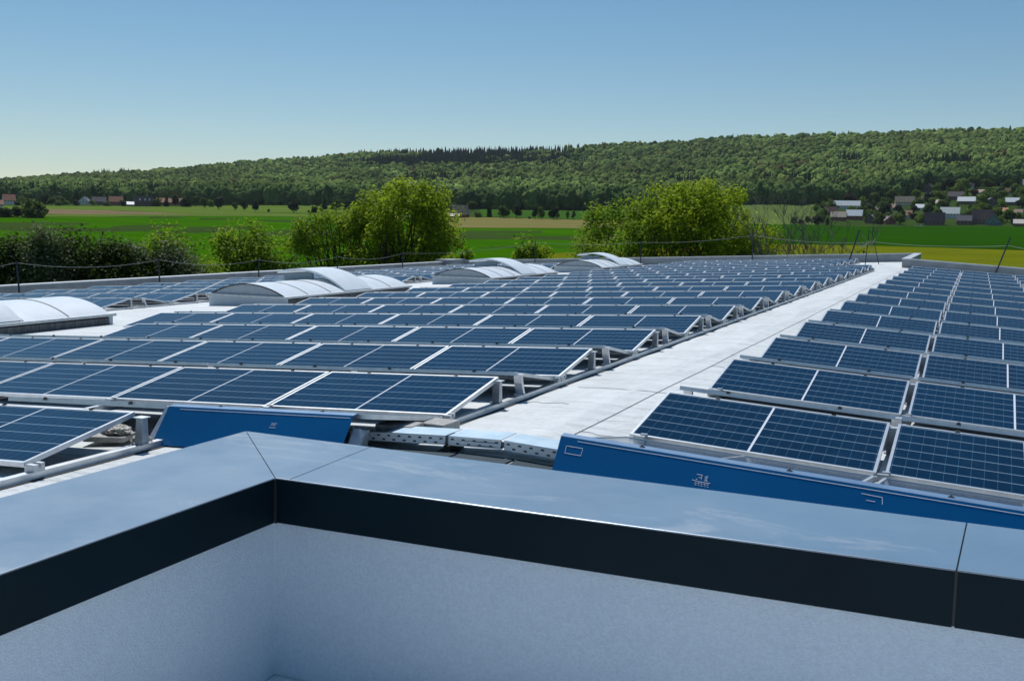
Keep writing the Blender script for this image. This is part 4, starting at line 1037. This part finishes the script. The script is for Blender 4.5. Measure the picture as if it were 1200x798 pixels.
# ------------------------------------------------------------------ near trees and hedge, limbs with clusters of leaves
def big_tree(name, px, dist, wpx, ytop, ybase_leaf, m, label, cat, seed, nclus, nleaf, lsize, shape='round', group=None, stems=1, crown_dx=None, clr=.62, bark='bark', sq=1.0):
    rg = np.random.default_rng(seed); az = az_of(px); x, y = XYaz(az, dist); e = empty(name, (x, y, GZ), -az, label, cat, group)
    k = KD(px, dist); W_ = wpx*k/2; ztop = CAM_H+(hor(px)-ytop)*k-GZ; zlow = CAM_H+(hor(px)-ybase_leaf)*k-GZ
    cz = (ztop+zlow)/2; ch = (ztop-zlow)/2
    pts = []
    while len(pts) < nclus:
        p = rg.uniform(-1, 1, 3); r = np.linalg.norm(p)
        if r > 1: continue
        if r < .45 and rg.random() < .6: continue
        az_ = math.atan2(p[1], p[0]); lim = .74+.42*noise.noise(Vector((math.cos(az_)*1.6+seed, math.sin(az_)*1.6, p[2]*2.2)))*2
        if r > lim: continue
        if shape == 'cone' and math.hypot(p[0], p[1]) > .75*(1-(p[2]+1)/2)+.25: continue
        if shape == 'hedge': p = p*np.array([1, 1, 1])
        pts.append(p)
    P = np.array(pts)*np.array([W_, W_*sq, ch])+np.array([0, 0, cz])
    # wood: trunk(s) with limbs
    wood = MB(); tr = []
    for s_ in range(stems):
        bx = rg.uniform(-.25, .25)*W_*(stems > 1); h0 = zlow*.55
        top = np.array([bx*1.5+rg.uniform(-.1, .1)*W_, rg.uniform(-.1, .1)*W_, cz+ch*.55])
        path = [np.array([bx*.6, 0, -.2])+(top-np.array([bx*.6, 0, -.2]))*t+np.array([math.sin(t*5+s_)*.25, math.cos(t*4)*.2, 0]) for t in np.linspace(0, 1, 8)]
        r0 = .26 if stems == 1 else .15
        wood.tube(path, [r0*(1-.85*t) for t in np.linspace(0, 1, 8)], 8); tr.append(path)
    wood.build('trunk', MT[bark], e)
    limbs = MB()
    for q in range(0, nclus, 3):
        path = tr[rg.integers(len(tr))]; tgt = P[q]; hfrac = np.clip((tgt[2]*.55)/path[-1][2], .25, .95); b = path[int(hfrac*7)]
        mid = (b+tgt)/2+np.array([0, 0, -.12*np.linalg.norm(tgt-b)])+rg.normal(size=3)*.2
        limbs.tube([b, mid, tgt], [.075, .045, .014], 5)
    limbs.build('limbs', MT[bark], e)
    # leaves in clusters
    n = nclus*nleaf; ci = np.repeat(np.arange(nclus), nleaf); cr = rg.uniform(.55, 1.25, nclus)*clr
    off = rg.normal(size=(n, 3))*np.array([1, 1, .75]); off /= np.maximum(1, np.linalg.norm(off, axis=1)/1.6)[:, None]
    p = P[ci]+off*cr[ci][:, None]*.8
    nn = rg.normal(size=(n, 3))*.75+off*.5+np.array([0, 0, 1.25]); nn /= np.linalg.norm(nn, axis=1)[:, None]
    a = np.cross(nn, rg.normal(size=(n, 3))); a /= np.linalg.norm(a, axis=1)[:, None]; b = np.cross(nn, a); s_ = lsize*rg.uniform(.6, 1.3, n)[:, None]
    V = np.empty((n*4, 3)); V[0::4] = p-a*s_*.5; V[1::4] = p-b*s_*.33+nn*s_*.10; V[2::4] = p+a*s_*.5-nn*s_*.08; V[3::4] = p+b*s_*.33+nn*s_*.10
    npmesh('crown', V, np.arange(n*4).reshape(n, 4), MT[m], e); return e
big_tree('broadleaf_tree', 466, 78, 152, 207, 345, 'leaf', 'tall broadleaf tree with airy yellow green crown, centre left', 'tree', 21, 330, 60, .25, stems=2, sq=.9)
big_tree('broadleaf_tree', 392, 80, 120, 243, 345, 'leaf_mid', 'lower bushy green tree leaning against the left of the tall central tree', 'tree', 22, 200, 62, .22, stems=3, sq=.9)
big_tree('broadleaf_tree', 509, 84, 50, 232, 340, 'leaf', 'narrow light green tree filling the right shoulder of the tall central tree', 'tree', 23, 100, 55, .21, stems=2)
big_tree('broadleaf_tree', 818, 84, 185, 209, 345, 'leaf', 'broad yellow green tree with dense crown, right of centre', 'tree', 31, 420, 60, .26, stems=2, sq=.9)
big_tree('broadleaf_tree', 880, 86, 70, 250, 345, 'leaf', 'low right lobe tree beside the broad yellow green tree', 'tree', 32, 100, 55, .21, stems=2)
big_tree('broadleaf_tree', 733, 82, 125, 229, 345, 'leaf_mid', 'brownish green looser tree left of the broad yellow green tree', 'tree', 33, 210, 58, .24, stems=3)
big_tree('shrub', 690, 78, 60, 272, 345, 'leaf_mid', 'low shrub at the left foot of the broad yellow green tree', 'shrub', 34, 60, 50, .20, stems=3)
big_tree('broadleaf_tree', 291, 66, 92, 262, 350, 'leaf_mid', 'low bushy tree right of the hawthorn hedge', 'tree', 41, 190, 58, .20, stems=3)
big_tree('broadleaf_tree', 191, 62, 50, 264, 350, 'leaf_mid', 'small rounded green tree rising from the right end of the hedge', 'tree', 42, 110, 50, .18, stems=2)
big_tree('broadleaf_tree', 219, 63, 16, 278, 350, 'leaf_dark', 'slim dark upright shoot right of the small rounded tree', 'shrub', 43, 40, 40, .16, stems=1)
big_tree('sapling', 615, 70, 30, 278, 330, 'leaf_mid', 'light sapling behind the third skylight', 'sapling', 44, 44, 40, .24, stems=2, clr=.45)
big_tree('sapling', 634, 70, 22, 284, 330, 'leaf', 'smaller sapling beside the edge post right of centre', 'sapling', 45, 26, 30, .22, stems=1, clr=.42)
big_tree('sapling', 545, 72, 12, 287, 330, 'leaf_mid', 'slim dark sapling between the central tree and third skylight', 'sapling', 46, 26, 34, .22, stems=1, clr=.3)
big_tree('sapling', 530, 73, 26, 292, 330, 'leaf', 'low sapling at the right foot of the tall central tree', 'sapling', 47, 34, 36, .22, stems=1, clr=.4)
big_tree('sapling', 1008, 74, 10, 290, 325, 'leaf_dark', 'small leafy shoot behind the pole tripod', 'sapling', 48, 12, 20, .16, stems=1, clr=.22)
hedge = [(-60, 60, 90, 276, 'leaf_dark', 'hedge bush cut by the left photo edge'), (8, 58, 62, 271, 'leaf_dark', 'dark hedge bush near the left photo edge'),
         (44, 57, 56, 264.5, 'blossom', 'hawthorn bush with whitish blossom, highest of the hedge'), (84, 58, 60, 273, 'leaf_dark', 'dark hedge bush right of the blossoming hawthorn'),
         (122, 59, 50, 277, 'leaf_dark', 'low dark hedge bush in the middle of the hedge'), (148, 60, 42, 279, 'blossom', 'pale flowering bush near the right end of the hedge'),
         (205, 60, 44, 286, 'blossom', 'low flowering bush in front of the slim dark shoot'), (240, 62, 48, 300, 'leaf_mid', 'low green bush between hedge and bushy tree'), (168, 60, 60, 288, 'leaf_dark', 'low dark bush under the small rounded tree'),
         (345, 64, 50, 296, 'leaf_dark', 'dark low bush between the two bushy trees')]
for i, (px, d_, wpx, yt, m, lab) in enumerate(hedge):
    big_tree('hedge_bush', px, d_, wpx*1.25, yt, 372, m, lab, 'bush', 60+i, 170, 56, .17, group='hedge bushes beyond the left roof edge', stems=4, clr=.55)
# bare trees
def bare_tree(px, dist, hpx_top, spread, label, seed):
    rg = random.Random(seed); az = az_of(px); x, y = XYaz(az, dist); k = KD(px, dist); H = CAM_H+(hor(px)-hpx_top)*k-GZ
    e = empty('bare_tree', (x, y, GZ), -az, label, 'bare tree', 'leafless trees beyond the far roof edge'); tk = MB(); br = MB()
    def grow(mb, p, d, L_, r, lev):
        pts = [p]; n = 5
        for q in range(n):
            d = (d+Vector((rg.gauss(0, .10), rg.gauss(0, .10), .05))).normalized(); pts.append(pts[-1]+d*L_/n)
        mb.tube(pts, [r*(1-.75*q/n) for q in range(n+1)], 5 if lev else 7)
        if lev < 4:
            for q in range(5 if lev < 2 else 4):
                i = rg.randint(1, n); a = rg.uniform(0, 6.28); out = Vector((math.cos(a), math.sin(a), 0)); nd = (d*.9+out*rg.uniform(.35, .85)*spread).normalized()
                grow(br, pts[i], nd, L_*rg.uniform(.38, .6), r*(1-.75*i/n)*.62+.010, lev+1)
    for s_ in range(2):
        grow(tk, Vector((s_*.5-.2, 0, -.2)), Vector((rg.uniform(-.12, .12)*spread, rg.uniform(-.1, .1), 1)).normalized(), H*.64, .19, 0)
    tk.build('trunk', MT['palebark'], e); br.build('branches', MT['palebark'], e)
bare_tree(908, 80, 232, .8, 'leafless tree right of the broad yellow green tree', 3)
bare_tree(942, 82, 238, 1.0, 'leafless forked tree in the middle of the bare group', 8)
bare_tree(960, 82, 246, 1.2, 'leafless spreading tree nearest to the pole tripod', 15)
# ------------------------------------------------------------------ haze
hz = MB().box(-5200, 5200, -5200, 6200, -320, 560).build('haze', mat('haze', (1, 1, 1))); tag(hz, kind='stuff')
hmn = hz.data.materials[0].node_tree; hmn.nodes.remove(hmn.nodes['Principled BSDF'])
pv = hmn.nodes.new('ShaderNodeVolumePrincipled'); pv.inputs['Color'].default_value = (.80, .88, 1, 1); pv.inputs['Density'].default_value = .00002; pv.inputs['Anisotropy'].default_value = .3
hmn.links.new(pv.outputs[0], hmn.nodes['Material Output'].inputs['Volume'])
